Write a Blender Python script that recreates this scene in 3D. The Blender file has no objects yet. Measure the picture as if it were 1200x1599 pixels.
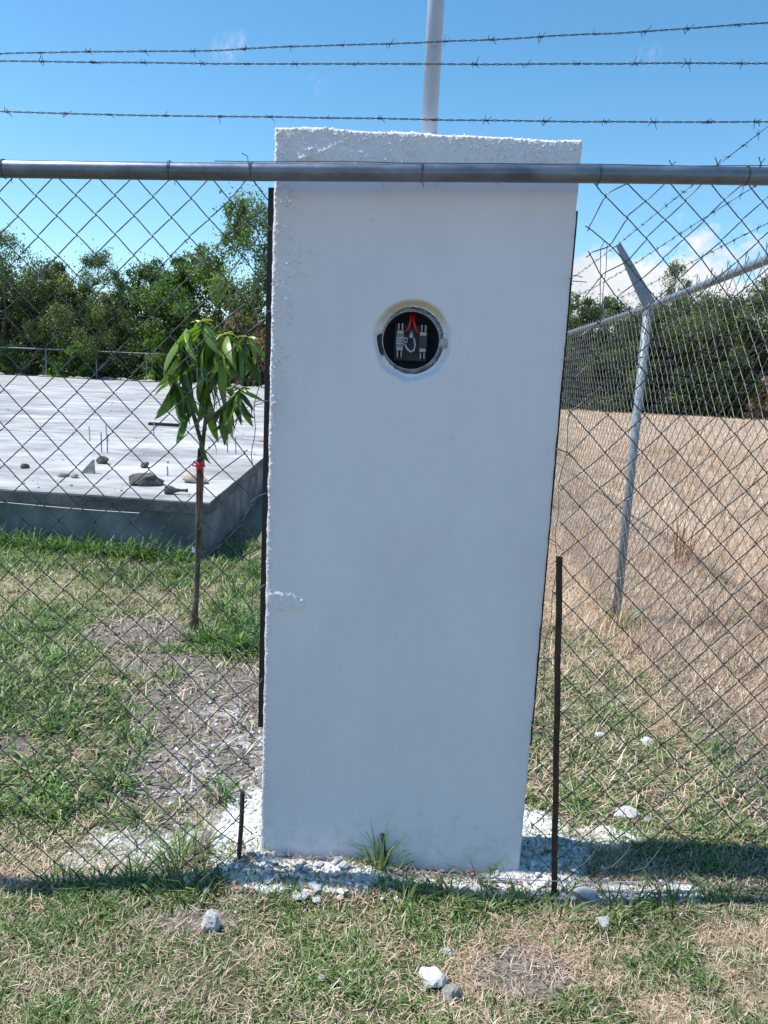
import bpy, bmesh, math, random
import numpy as np
from mathutils import Vector, Matrix, noise as mnoise

random.seed(7)
RNG = np.random.default_rng(7)
SC = bpy.context.scene
COL = SC.collection
R = math.radians

# ------------------------------------------------------------------ camera
cam_data = bpy.data.cameras.new('camera')
cam = bpy.data.objects.new('camera', cam_data)
COL.objects.link(cam)
cam_data.sensor_fit = 'AUTO'
cam_data.sensor_width = 36.0
cam_data.lens = 36.0 * 1200 / 1599
cam_data.clip_start = 0.05
cam_data.clip_end = 3000
cam.matrix_world = Matrix.Translation((0, 0, 1.6)) @ Matrix.Rotation(R(90 - 10.2), 4, 'X') @ Matrix.Rotation(R(2.73), 4, 'Z')
SC.camera = cam

# ------------------------------------------------------------------ sky and sun
SUN_EL, SUN_BACK = 60.0, 1.2            # the sun stands left of the pillar and just grazes its face
PILLAR_TURN = -0.9
to_sun = Vector((-math.cos(R(SUN_EL)) * math.cos(R(SUN_BACK)), math.cos(R(SUN_EL)) * math.sin(R(SUN_BACK)), math.sin(R(SUN_EL))))
world = bpy.data.worlds.new('World')
SC.world = world
world.use_nodes = True
wn, wl = world.node_tree.nodes, world.node_tree.links
bg = wn['Background']
bg.inputs['Strength'].default_value = 0.12
sky = wn.new('ShaderNodeTexSky')
sky.sky_type = 'NISHITA'
sky.sun_disc = False
sky.sun_elevation = R(SUN_EL)
sky.sun_rotation = math.atan2(to_sun.x, to_sun.y)
sky.air_density = 1.0
sky.dust_density = 0.25
sky.ozone_density = 2.2
sky.altitude = 300
sun_data = bpy.data.lights.new('sun', 'SUN')
sun_data.energy = 5.0
sun_data.angle = R(0.53)
sun_data.color = (1.0, 0.965, 0.915)
sun = bpy.data.objects.new('sun', sun_data)
sun.rotation_euler = to_sun.to_track_quat('Z', 'Y').to_euler()
COL.objects.link(sun)
SC.view_settings.view_transform = 'Standard'
SC.view_settings.look = 'None'
SC.view_settings.exposure = 0.35
SC.view_settings.gamma = 1.0
SC.cycles.use_denoising = True
SC.cycles.max_bounces = 5
SC.cycles.diffuse_bounces = 3
SC.cycles.transparent_max_bounces = 8


def wmath(op, a, b=None, clamp=False):
    n = wn.new('ShaderNodeMath'); n.operation = op; n.use_clamp = clamp
    for i, v in enumerate((a, b)):
        if v is None: continue
        if isinstance(v, (int, float)): n.inputs[i].default_value = v
        else: wl.new(v, n.inputs[i])
    return n.outputs[0]


def wvmath(op, a, b):
    n = wn.new('ShaderNodeVectorMath'); n.operation = op
    for i, v in enumerate((a, b)):
        if isinstance(v, tuple): n.inputs[i].default_value = v
        else: wl.new(v, n.inputs[i])
    return n


def direction(az, el):
    return (math.sin(R(az)) * math.cos(R(el)), math.cos(R(az)) * math.cos(R(el)), math.sin(R(el)))


tc = wn.new('ShaderNodeTexCoord')
DIRV = tc.outputs['Generated']


def wnoise(scale, detail, rough, offset, stretch=(1, 1, 1)):
    m = wn.new('ShaderNodeMapping'); wl.new(DIRV, m.inputs['Vector'])
    m.inputs['Location'].default_value = offset; m.inputs['Scale'].default_value = stretch
    n = wn.new('ShaderNodeTexNoise'); wl.new(m.outputs[0], n.inputs['Vector'])
    n.inputs['Scale'].default_value = scale; n.inputs['Detail'].default_value = detail; n.inputs['Roughness'].default_value = rough
    return n.outputs['Fac']


# a bank of low cumulus far to the right, and a few small wisps
sep = wn.new('ShaderNodeSeparateXYZ'); wl.new(DIRV, sep.inputs[0])
bank = wvmath('DISTANCE', DIRV, direction(20, 2.0)).outputs['Value']
bank_n = wnoise(9.0, 8.0, 0.55, (0.3, 0.1, 0.7), (1, 1, 1.5))
bank_d = wmath('SUBTRACT', wmath('ADD', wmath('MULTIPLY', bank_n, 0.22), 0.006), wmath('ADD', wmath('MULTIPLY', bank, 0.28), wmath('MULTIPLY', wmath('MAXIMUM', sep.outputs['Z'], 0.0), 0.48)))
bank_m = wmath('MULTIPLY', bank_d, 60.0, True)
acc = bank_m
for az, el, size, gain, off in ((-12.2, 20.0, 0.018, 0.55, (2, 5, 1)), (-11.3, 20.5, 0.015, 0.5, (5, 3, 1)), (-5.9, 18.6, 0.013, 0.45, (1, 7, 2)), (16.2, 20.3, 0.016, 0.5, (8, 2, 4)), (70, 25, 0.1, 0.6, (1, 2, 9)), (-140, 30, 0.1, 0.6, (3, 2, 9)), (160, 22, 0.1, 0.6, (3, 6, 9))):
    d = wvmath('DISTANCE', DIRV, direction(az, el)).outputs['Value']
    fall = wmath('SUBTRACT', 1.0, wmath('DIVIDE', d, size), True)
    nz = wmath('MULTIPLY', wmath('SUBTRACT', wnoise(60.0 if size < 0.05 else 12.0, 6.0, 0.65, off, (1.6, 1.0, 0.8)), 0.42), 3.0, True)
    acc = wmath('MAXIMUM', acc, wmath('MULTIPLY', wmath('MULTIPLY', fall, nz), gain * 1.15))
shade_n = wnoise(16.0, 5.0, 0.55, (1.3, 4.1, 0.2))
cloud_col = wn.new('ShaderNodeMix'); cloud_col.data_type = 'RGBA'
cloud_col.inputs['A'].default_value = (5.0, 5.3, 5.8, 1)
cloud_col.inputs['B'].default_value = (6.7, 6.8, 6.9, 1)
wl.new(wmath('MULTIPLY', wmath('SUBTRACT', shade_n, 0.3), 2.4, True), cloud_col.inputs['Factor'])
hs = wn.new('ShaderNodeHueSaturation'); hs.inputs['Hue'].default_value = 0.488; hs.inputs['Saturation'].default_value = 1.24; hs.inputs['Value'].default_value = 1.27
wl.new(sky.outputs[0], hs.inputs['Color'])
mx = wn.new('ShaderNodeMix'); mx.data_type = 'RGBA'
wl.new(acc, mx.inputs['Factor']); wl.new(hs.outputs[0], mx.inputs['A']); wl.new(cloud_col.outputs['Result'], mx.inputs['B'])
wl.new(mx.outputs['Result'], bg.inputs['Color'])


# ------------------------------------------------------------------ numpy noise
def _hash(ix, iy, seed):
    h = (ix.astype(np.int64) * 374761393 + iy.astype(np.int64) * 668265263 + seed * 974634777) & 0xFFFFFFFF
    h = ((h ^ (h >> 13)) * 1274126177) & 0xFFFFFFFF
    h = (h ^ (h >> 16)) & 0xFFFFFFFF
    return h / 4294967295.0


def vnoise(x, y, seed=0):
    x = np.asarray(x, float); y = np.asarray(y, float)
    ix, iy = np.floor(x), np.floor(y)
    fx, fy = x - ix, y - iy
    fx = fx * fx * (3 - 2 * fx); fy = fy * fy * (3 - 2 * fy)
    a = _hash(ix, iy, seed); b = _hash(ix + 1, iy, seed); c = _hash(ix, iy + 1, seed); d = _hash(ix + 1, iy + 1, seed)
    return (a * (1 - fx) + b * fx) * (1 - fy) + (c * (1 - fx) + d * fx) * fy


def fbm(x, y, seed=0, oct=4):
    s, a, t = 0, 1.0, 0
    for o in range(oct):
        s = s + a * vnoise(x * 2 ** o + 17.3 * o, y * 2 ** o - 9.1 * o, seed + o); t += a; a *= 0.5
    return s / t


def sstep(a, b, x):
    t = np.clip((np.asarray(x, float) - a) / (b - a), 0, 1)
    return t * t * (3 - 2 * t)


# ------------------------------------------------------------------ object helpers
def tag(o, label=None, cat=None, group=None, kind=None):
    if label: o['label'] = label
    if cat: o['category'] = cat
    if group: o['group'] = group
    if kind: o['kind'] = kind
    return o


def empty(name, loc=(0, 0, 0), rz=0, label=None, cat=None, group=None):
    o = bpy.data.objects.new(name, None)
    o.empty_display_size = 0.1
    o.location = loc; o.rotation_euler = (0, 0, rz)
    COL.objects.link(o)
    return tag(o, label, cat, group)


def np_mesh(name, V, F_list, colors=None, smooth=False):
    """V (n,3); F_list: list of (m,k) index arrays; colors (n,3) point colours."""
    me = bpy.data.meshes.new(name)
    V = np.ascontiguousarray(V, dtype=np.float32)
    me.vertices.add(len(V)); me.vertices.foreach_set('co', V.ravel())
    loops = np.concatenate([f.ravel() for f in F_list]).astype(np.int32)
    tot = np.concatenate([np.full(len(f), f.shape[1], np.int32) for f in F_list])
    start = np.concatenate(([0], np.cumsum(tot)[:-1])).astype(np.int32)
    me.loops.add(len(loops)); me.loops.foreach_set('vertex_index', loops)
    me.polygons.add(len(tot)); me.polygons.foreach_set('loop_start', start)
    if smooth: me.polygons.foreach_set('use_smooth', np.ones(len(tot), bool))
    me.update(calc_edges=True)
    if colors is not None:
        at = me.color_attributes.new('tint', 'FLOAT_COLOR', 'POINT')
        c = np.ones((len(V), 4), np.float32); c[:, :colors.shape[1]] = colors
        at.data.foreach_set('color', c.ravel())
    return me


def obj(name, me, mat=None, parent=None):
    o = bpy.data.objects.new(name, me)
    COL.objects.link(o)
    if mat is not None and len(me.materials) == 0: me.materials.append(mat)
    if parent is not None: o.parent = parent
    return o


class MB:
    """collects shapes, then links them as one mesh"""
    def __init__(s): s.v = []; s.f = []; s.c = []; s.smooth = False

    def add(s, V, F, c=None):
        b = len(s.v)
        s.v.extend([tuple(p) for p in V]); s.f.extend([tuple(i + b for i in f) for f in F])
        if c is not None: s.c.extend([c] * len(V))
        return s

    def box(s, x0, x1, y0, y1, z0, z1, bev=0.0):
        if bev <= 0:
            V = [(x, y, z) for z in (z0, z1) for y in (y0, y1) for x in (x0, x1)]
            return s.add(V, [(0, 2, 3, 1), (4, 5, 7, 6), (0, 1, 5, 4), (2, 6, 7, 3), (0, 4, 6, 2), (1, 3, 7, 5)])
        bm = bmesh.new()
        bmesh.ops.create_cube(bm, size=1)
        for v in bm.verts:
            v.co = Vector(((x0 + x1) / 2 + v.co.x * (x1 - x0), (y0 + y1) / 2 + v.co.y * (y1 - y0), (z0 + z1) / 2 + v.co.z * (z1 - z0)))
        bmesh.ops.bevel(bm, geom=bm.edges[:], offset=bev, segments=2, affect='EDGES', profile=0.5)
        bm.verts.index_update()
        s.add([v.co[:] for v in bm.verts], [[v.index for v in f.verts] for f in bm.faces]); bm.free()
        return s

    def tube(s, P, r, n=8, cap=True, flat=1.0):
        P = [Vector(p) for p in P]
        m = len(P)
        rr = r if isinstance(r, (list, tuple)) else [r] * m
        V, F = [], []
        up = None
        for i, p in enumerate(P):
            t = (P[min(i + 1, m - 1)] - P[max(i - 1, 0)])
            if t.length < 1e-9: t = Vector((0, 0, 1))
            t.normalize()
            if up is None:
                up = Vector((0, 0, 1)) if abs(t.z) < 0.9 else Vector((1, 0, 0))
            a = t.cross(up)
            if a.length < 1e-6: a = t.cross(Vector((0, 1, 0)))
            a.normalize(); b = t.cross(a).normalized(); up = -b if False else up
            for k in range(n):
                q = 2 * math.pi * k / n
                V.append(p + a * (math.cos(q) * rr[i]) + b * (math.sin(q) * rr[i] * flat))
        for i in range(m - 1):
            for k in range(n):
                F.append((i * n + k, i * n + (k + 1) % n, (i + 1) * n + (k + 1) % n, (i + 1) * n + k))
        if cap:
            F.append(tuple(range(n))[::-1]); F.append(tuple((m - 1) * n + k for k in range(n)))
        return s.add(V, F)

    def lathe(s, prof, n=32, axis='Z', at=(0, 0, 0)):
        """prof: list of (radius, height) revolved about axis (Z, or Y for a disc facing the camera)"""
        V, F = [], []
        for (r, h) in prof:
            for k in range(n):
                q = 2 * math.pi * k / n
                if axis == 'Z': V.append((at[0] + r * math.cos(q), at[1] + r * math.sin(q), at[2] + h))
                else: V.append((at[0] + r * math.cos(q), at[1] + h, at[2] + r * math.sin(q)))
        for i in range(len(prof) - 1):
            for k in range(n):
                F.append((i * n + k, i * n + (k + 1) % n, (i + 1) * n + (k + 1) % n, (i + 1) * n + k))
        return s.add(V, F)

    def mesh(s, name, smooth=False):
        me = bpy.data.meshes.new(name)
        me.from_pydata(s.v, [], s.f)
        if smooth:
            me.polygons.foreach_set('use_smooth', np.ones(len(me.polygons), bool))
        me.update()
        if s.c:
            at = me.color_attributes.new('tint', 'FLOAT_COLOR', 'POINT')
            at.data.foreach_set('color', np.array([(c[0], c[1], c[2], 1) for c in s.c], np.float32).ravel())
        return me

    def build(s, name, mat, parent=None, smooth=False):
        return obj(name, s.mesh(name, smooth), mat, parent)


# ------------------------------------------------------------------ materials
def new_mat(name):
    m = bpy.data.materials.new(name); m.use_nodes = True
    return m, m.node_tree.nodes, m.node_tree.links, m.node_tree.nodes['Principled BSDF']


def rgba(c): return (c[0], c[1], c[2], 1)


def simple(name, c1, c2=None, scale=20, rough=0.7, metal=0.0, bump=0.0, bump_scale=60, spec=0.5, detail=5, lo=0.35, hi=0.65):
    m, n, l, p = new_mat(name)
    p.inputs['Roughness'].default_value = rough; p.inputs['Metallic'].default_value = metal
    p.inputs['Specular IOR Level'].default_value = spec
    t = n.new('ShaderNodeTexCoord')
    if c2 is None: p.inputs['Base Color'].default_value = rgba(c1)
    else:
        a = n.new('ShaderNodeTexNoise'); a.inputs['Scale'].default_value = scale; a.inputs['Detail'].default_value = detail
        l.new(t.outputs['Object'], a.inputs['Vector'])
        r = n.new('ShaderNodeValToRGB'); l.new(a.outputs['Fac'], r.inputs['Fac'])
        r.color_ramp.elements[0].position = lo; r.color_ramp.elements[1].position = hi
        r.color_ramp.elements[0].color = rgba(c1); r.color_ramp.elements[1].color = rgba(c2)
        l.new(r.outputs['Color'], p.inputs['Base Color'])
    if bump:
        b = n.new('ShaderNodeTexNoise'); b.inputs['Scale'].default_value = bump_scale; b.inputs['Detail'].default_value = 6
        l.new(t.outputs['Object'], b.inputs['Vector'])
        bp = n.new('ShaderNodeBump'); bp.inputs['Strength'].default_value = bump; bp.inputs['Distance'].default_value = 0.01
        l.new(b.outputs['Fac'], bp.inputs['Height']); l.new(bp.outputs['Normal'], p.inputs['Normal'])
    return m


def leafy(name, trans=0.3, rough=0.5, spec=0.4, gain=1.0, tint=(1.0, 1.15, 0.5)):
    """blade and leaf material: colour from the 'tint' attribute, light passing through"""
    m, n, l, p = new_mat(name)
    a = n.new('ShaderNodeAttribute'); a.attribute_name = 'tint'
    p.inputs['Roughness'].default_value = rough; p.inputs['Specular IOR Level'].default_value = spec
    l.new(a.outputs['Color'], p.inputs['Base Color'])
    if trans > 0:
        tr = n.new('ShaderNodeBsdfTranslucent')
        mu = n.new('ShaderNodeMix'); mu.data_type = 'RGBA'; mu.blend_type = 'MULTIPLY'; mu.inputs['Factor'].default_value = 1
        l.new(a.outputs['Color'], mu.inputs['A']); mu.inputs['B'].default_value = rgba([t * 1.4 for t in tint])
        l.new(mu.outputs['Result'], tr.inputs['Color'])
        ms = n.new('ShaderNodeMixShader'); ms.inputs['Fac'].default_value = trans
        l.new(p.outputs[0], ms.inputs[1]); l.new(tr.outputs[0], ms.inputs[2])
        l.new(ms.outputs[0], n['Material Output'].inputs['Surface'])
    return m


M = {}
M['grass'] = leafy('grass_blades', 0.25, 0.55, 0.3)
M['straw'] = leafy('straw_blades', 0.2, 0.6, 0.3, tint=(1, 1, 0.9))
M['leaf'] = leafy('tree_leaves', 0.38, 0.5, 0.35)
M['bigleaf'] = leafy('sapling_leaves', 0.28, 0.32, 0.5)
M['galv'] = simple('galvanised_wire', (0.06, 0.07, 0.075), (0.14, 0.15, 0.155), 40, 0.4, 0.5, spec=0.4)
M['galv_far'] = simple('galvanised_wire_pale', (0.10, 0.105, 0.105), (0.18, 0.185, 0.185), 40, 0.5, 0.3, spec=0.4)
M['barb'] = simple('barbed_wire_steel', (0.03, 0.035, 0.045), (0.075, 0.08, 0.09), 40, 0.6, 0.3)
M['bark'] = simple('bark', (0.06, 0.045, 0.035), (0.17, 0.13, 0.10), 12, 0.9, bump=0.6, bump_scale=30)
M['black'] = simple('black_paint', (0.006, 0.006, 0.008), (0.014, 0.013, 0.014), 30, 0.6)
M['rust'] = simple('rusty_steel', (0.022, 0.014, 0.011), (0.07, 0.036, 0.022), 45, 0.85, bump=0.5, bump_scale=120)
M['chunk'] = simple('white_plaster_lump', (0.50, 0.50, 0.50), (0.80, 0.80, 0.79), 30, 0.95, bump=0.7, bump_scale=90)
M['stone'] = simple('grey_stone', (0.22, 0.21, 0.20), (0.42, 0.41, 0.39), 18, 0.9, bump=0.7, bump_scale=60)
M['pale_stone'] = simple('pale_stone', (0.48, 0.47, 0.45), (0.68, 0.67, 0.65), 25, 0.9, bump=0.5, bump_scale=80)
M['dark_stone'] = simple('dark_stone', (0.05, 0.048, 0.045), (0.13, 0.12, 0.11), 25, 0.9, bump=0.7, bump_scale=60)
M['tan_stone'] = simple('tan_stone', (0.35, 0.29, 0.22), (0.5, 0.43, 0.35), 20, 0.9, bump=0.6, bump_scale=60)

# rail, post and conduit: zinc coating with spangle and scuffs
def zinc(name, c1, c2, rough, metal, scuff=None):
    m, n, l, p = new_mat(name)
    t = n.new('ShaderNodeTexCoord')
    v = n.new('ShaderNodeTexNoise'); v.inputs['Scale'].default_value = 14; v.inputs['Detail'].default_value = 7; v.inputs['Roughness'].default_value = 0.65
    mp = n.new('ShaderNodeMapping'); mp.inputs['Scale'].default_value = (1, 1, 1) if not scuff else (0.5, 1, 1)
    l.new(t.outputs['Object'], mp.inputs[0]); l.new(mp.outputs[0], v.inputs['Vector'])
    r = n.new('ShaderNodeValToRGB'); l.new(v.outputs['Fac'], r.inputs['Fac'])
    r.color_ramp.elements[0].position = 0.32; r.color_ramp.elements[1].position = 0.68
    r.color_ramp.elements[0].color = rgba(c1); r.color_ramp.elements[1].color = rgba(c2)
    l.new(r.outputs['Color'], p.inputs['Base Color'])
    p.inputs['Metallic'].default_value = metal
    rr = n.new('ShaderNodeMapRange'); rr.inputs['To Min'].default_value = rough - 0.1; rr.inputs['To Max'].default_value = rough + 0.15
    l.new(v.outputs['Fac'], rr.inputs['Value']); l.new(rr.outputs[0], p.inputs['Roughness'])
    return m


M['rail'] = zinc('zinc_rail', (0.09, 0.11, 0.15), (0.22, 0.255, 0.32), 0.36, 0.7, True)
M['post'] = zinc('zinc_post', (0.19, 0.225, 0.27), (0.235, 0.27, 0.32), 0.5, 0.2)
M['conduit'] = zinc('zinc_conduit', (0.36, 0.43, 0.54), (0.42, 0.49, 0.60), 0.5, 0.05)
M['wash'] = M['conduit']


# ------------------------------------------------------------------ where things stand (metres)
PX0, PX1, PY0, PY1, PZ1 = -0.357, 0.508, 2.31, 2.50, 2.27      # pillar
FY = 2.20                                                        # street fence line
S0 = np.array([-1.455, 6.32]); SDX = np.array([-0.992, 0.10]); SDY = np.array([-0.034, 0.9994])   # slab corner and edge directions
SLAB_W, SLAB_L, SLAB_Z = 34.0, 39.0, 0.47


def in_slab(x, y, grow=0.0):
    d = np.stack([np.asarray(x) - S0[0], np.asarray(y) - S0[1]], -1)
    det = SDX[0] * SDY[1] - SDX[1] * SDY[0]
    u = (d[..., 0] * SDY[1] - d[..., 1] * SDY[0]) / det
    v = (SDX[0] * d[..., 1] - SDX[1] * d[..., 0]) / det
    return (u > -grow) & (v > -grow) & (u < SLAB_W + grow) & (v < SLAB_L + grow)


def fence2_x(y): return 1.65 + 0.056 * (np.asarray(y, float) - 5.158)


# ------------------------------------------------------------------ ground masks
def blob(x, y, cx, cy, rx, ry, soft=0.35, seed=3, amp=0.5, sc=2.2):
    w = (fbm(x * sc, y * sc, seed, 4) - 0.5) * 2 * amp
    d = np.sqrt(((x - cx) / rx) ** 2 + ((y - cy) / ry) ** 2) + w
    return 1 - sstep(1 - soft, 1 + soft, d)


def masks(x, y):
    """dry (straw), dirt (bare earth), white (lime and plaster dust), each 0..1"""
    x = np.asarray(x, float); y = np.asarray(y, float)
    n1 = fbm(x * 1.1, y * 1.1, 11); n2 = fbm(x * 3.5, y * 3.5, 12); n3 = fbm(x * 9, y * 9, 13)
    # dry field on the right, beyond the mown strip
    edge = y - (4.95 - 1.35 * (x - 0.7)) + (n1 - 0.5) * 2.0 + (n2 - 0.5) * 0.9
    field = sstep(-0.5, 0.9, edge) * sstep(0.1, 0.8, x + (n2 - 0.5) * 0.5)
    dry = field
    front = 1 - sstep(2.15, 2.5, y)
    dry = np.maximum(dry, front * sstep(0.49, 0.66, n2 * 0.6 + n1 * 0.25 + n3 * 0.2) * 0.9)
    dry = np.maximum(dry, (1 - front) * sstep(0.60, 0.74, n2 * 0.7 + n3 * 0.3) * 0.7)
    dry = np.maximum(dry, blob(x, y, -2.0, 5.1, 1.25, 0.42, seed=21, amp=1.1, sc=3) * 0.62)
    dry = np.maximum(dry, blob(x, y, -0.9, 5.35, 0.5, 0.3, seed=22) * 0.7)
    dry = np.maximum(dry, sstep(6.5, 9, y) * sstep(-1.9, -1.2, x))
    dry = np.maximum(dry, sstep(40, 44, y))
    dirt = blob(x, y, -0.55, 3.45, 0.55, 0.62, seed=31, amp=0.45)
    dirt = np.maximum(dirt, blob(x, y, -0.62, 2.72, 0.36, 0.55, seed=32, amp=0.55) * 0.95)
    dirt = np.maximum(dirt, blob(x, y, -1.45, 4.38, 0.34, 0.22, seed=33, amp=0.5))
    dirt = np.maximum(dirt, blob(x, y, -1.15, 3.95, 0.32, 0.14, seed=34, amp=0.5))
    dirt = np.maximum(dirt, blob(x, y, -1.7, 2.98, 0.3, 0.10, seed=35) * 0.7)
    dirt = np.maximum(dirt, blob(x, y, 0.47, 1.88, 0.16, 0.10, seed=36) * 0.9)
    dirt = np.maximum(dirt, blob(x, y, -0.50, 2.02, 0.12, 0.06, seed=37) * 0.8)
    dirt = np.maximum(dirt, blob(x, y, 0.1, 2.27, 0.55, 0.07, seed=38, amp=0.35) * 0.9)
    white = blob(x, y, -0.41, 2.42, 0.13, 0.30, seed=41, amp=0.5)
    white = np.maximum(white, blob(x, y, -0.20, 2.21, 0.36, 0.10, seed=42, amp=0.5))
    white = np.maximum(white, blob(x, y, 0.57, 2.48, 0.20, 0.22, seed=43, amp=0.5))
    white = np.maximum(white, blob(x, y, 0.80, 2.52, 0.24, 0.08, seed=44, amp=0.6) * 0.7)
    white = np.maximum(white, blob(x, y, 0.30, 2.22, 0.40, 0.05, seed=45, amp=0.9, sc=6) * 0.7)
    white = np.maximum(white, blob(x, y, 0.75, 2.22, 0.30, 0.05, seed=46, amp=0.9, sc=6) * 0.6)
    white = np.maximum(white, blob(x, y, -0.80, 2.38, 0.24, 0.14, seed=47, amp=0.7) * 0.5)
    white = np.maximum(white, blob(x, y, -0.6, 3.05, 0.3, 0.55, seed=48, amp=0.9, sc=9) * 0.33)
    white = white * (0.5 + 0.95 * fbm(x * 13, y * 13, 49, 3))
    return dry, dirt, white


def gz(x, y):
    x = np.asarray(x, float); y = np.asarray(y, float)
    z = (fbm(x * 0.7, y * 0.7, 51, 3) - 0.5) * 0.05
    z = z + (fbm(x * 5, y * 5, 52, 4) - 0.5) * 0.028 * (1 - sstep(8, 20, y))
    z = z - 0.05 * sstep(-0.35, -1.1, x) * (1 - sstep(2.3, 3.2, y))
    z = z + 0.03 * sstep(0.5, 1.2, x) * (1 - sstep(2.6, 3.6, y))
    heap = blob(x, y, -0.22, 2.21, 0.36, 0.11, seed=42, amp=0.3) * 0.030 + blob(x, y, -0.44, 2.38, 0.16, 0.2, seed=41, amp=0.3) * 0.02 + blob(x, y, 0.60, 2.42, 0.2, 0.14, seed=43, amp=0.3) * 0.02
    z = z + heap * (0.6 + 0.8 * fbm(x * 22, y * 22, 53, 3))
    z = z + blob(x, y, -1.45, 4.40, 0.3, 0.18, seed=33) * 0.05
    bare = np.maximum(blob(x, y, -0.55, 3.45, 0.55, 0.62, seed=31, amp=0.45), blob(x, y, -1.2, 4.15, 0.45, 0.4, seed=33))
    z = z + bare * (fbm(x * 14, y * 14, 54, 4) - 0.5) * 0.05
    near = (1 - sstep(2.4, 3.2, np.abs(x))) * (1 - sstep(3.0, 5.0, y))
    return z * (1 - 0.0 * near) - 0.012


# ------------------------------------------------------------------ ground
def axis(lo, hi, fine, far_lo, far_hi, g=1.16, extra=None):
    mid = list(np.arange(lo, hi + 1e-9, fine))
    a, s = [], fine
    p = lo
    while p > far_lo: s *= g; p -= s; a.append(p)
    b, s = [], fine
    p = mid[-1]
    while p < far_hi: s *= g; p += s; b.append(p)
    return np.array(a[::-1] + mid + b)


gx = axis(-1.9, 2.0, 0.016, -900, 900, 1.11)
gy = axis(1.45, 2.75, 0.013, -60, 1500, 1.035)
GX, GY = np.meshgrid(gx, gy)
GZ = gz(GX, GY)
d_, i_, w_ = masks(GX, GY)
nyy, nxx = GX.shape
idx = np.arange(nyy * nxx).reshape(nyy, nxx)
F = np.stack([idx[:-1, :-1], idx[:-1, 1:], idx[1:, 1:], idx[1:, :-1]], -1).reshape(-1, 4)
gm = np_mesh('ground', np.stack([GX.ravel(), GY.ravel(), GZ.ravel()], -1), [F], np.stack([d_.ravel(), i_.ravel(), w_.ravel()], -1), True)


def ground_material():
    m, n, l, p = new_mat('soil_and_thatch')
    p.inputs['Roughness'].default_value = 0.95; p.inputs['Specular IOR Level'].default_value = 0.1
    a = n.new('ShaderNodeAttribute'); a.attribute_name = 'tint'
    s = n.new('ShaderNodeSeparateColor'); l.new(a.outputs['Color'], s.inputs[0])
    t = n.new('ShaderNodeTexCoord')

    def noise(scale, detail=6, rough=0.6):
        q = n.new('ShaderNodeTexNoise'); q.inputs['Scale'].default_value = scale; q.inputs['Detail'].default_value = detail; q.inputs['Roughness'].default_value = rough
        l.new(t.outputs['Object'], q.inputs['Vector']); return q.outputs['Fac']

    def ramp(f, c1, c2, lo=0.35, hi=0.65):
        r = n.new('ShaderNodeValToRGB'); l.new(f, r.inputs['Fac'])
        r.color_ramp.elements[0].position = lo; r.color_ramp.elements[1].position = hi
        r.color_ramp.elements[0].color = rgba(c1); r.color_ramp.elements[1].color = rgba(c2); return r.outputs['Color']

    def mix(f, x, y):
        q = n.new('ShaderNodeMix'); q.data_type = 'RGBA'; l.new(f, q.inputs['Factor']); l.new(x, q.inputs['A']); l.new(y, q.inputs['B']); return q.outputs['Result']

    def sharpen(f, nf, gain=2.5):
        # break the soft mask up with noise
        q = n.new('ShaderNodeMath'); q.operation = 'ADD'; l.new(f, q.inputs[0]); l.new(nf, q.inputs[1])
        q2 = n.new('ShaderNodeMath'); q2.operation = 'MULTIPLY_ADD'; q2.use_clamp = True
        l.new(q.outputs[0], q2.inputs[0]); q2.inputs[1].default_value = gain; q2.inputs[2].default_value = -gain * 0.8
        return q2.outputs[0]

    fine = noise(70, 8, 0.7); mid = noise(11, 6); big = noise(0.7, 6)
    green = mix(fine, ramp(mid, (0.06, 0.055, 0.035), (0.14, 0.12, 0.08)), ramp(mid, (0.06, 0.075, 0.035), (0.26, 0.22, 0.155)))
    dry = mix(fine, ramp(mid, (0.26, 0.195, 0.135), (0.40, 0.31, 0.22)), ramp(big, (0.32, 0.245, 0.175), (0.50, 0.395, 0.285)))
    earth = mix(mid, ramp(fine, (0.05, 0.042, 0.036), (0.22, 0.19, 0.165), 0.36, 0.64), ramp(fine, (0.09, 0.078, 0.068), (0.42, 0.37, 0.33), 0.36, 0.64))
    lime = ramp(fine, (0.52, 0.51, 0.50), (0.80, 0.80, 0.79), 0.3, 0.6)
    c = mix(s.outputs['Red'], green, dry)
    c = mix(sharpen(s.outputs['Green'], mid), c, earth)
    c = mix(sharpen(s.outputs['Blue'], noise(28, 6, 0.7), 3.0), c, lime)
    l.new(c, p.inputs['Base Color'])
    bp = n.new('ShaderNodeBump'); bp.inputs['Strength'].default_value = 0.8; bp.inputs['Distance'].default_value = 0.012
    l.new(noise(110, 8, 0.7), bp.inputs['Height']); l.new(bp.outputs[0], p.inputs['Normal'])
    return m


M['ground'] = ground_material()
tag(obj('ground', gm, M['ground']), kind='structure')


# ------------------------------------------------------------------ grass
GREENS = np.array([(0.062, 0.130, 0.030), (0.088, 0.168, 0.042), (0.125, 0.21, 0.062), (0.17, 0.25, 0.085), (0.042, 0.098, 0.024)])
STRAWS = np.array([(0.53, 0.42, 0.31), (0.63, 0.51, 0.39), (0.43, 0.315, 0.23), (0.54, 0.36, 0.26), (0.70, 0.60, 0.48)])


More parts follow.
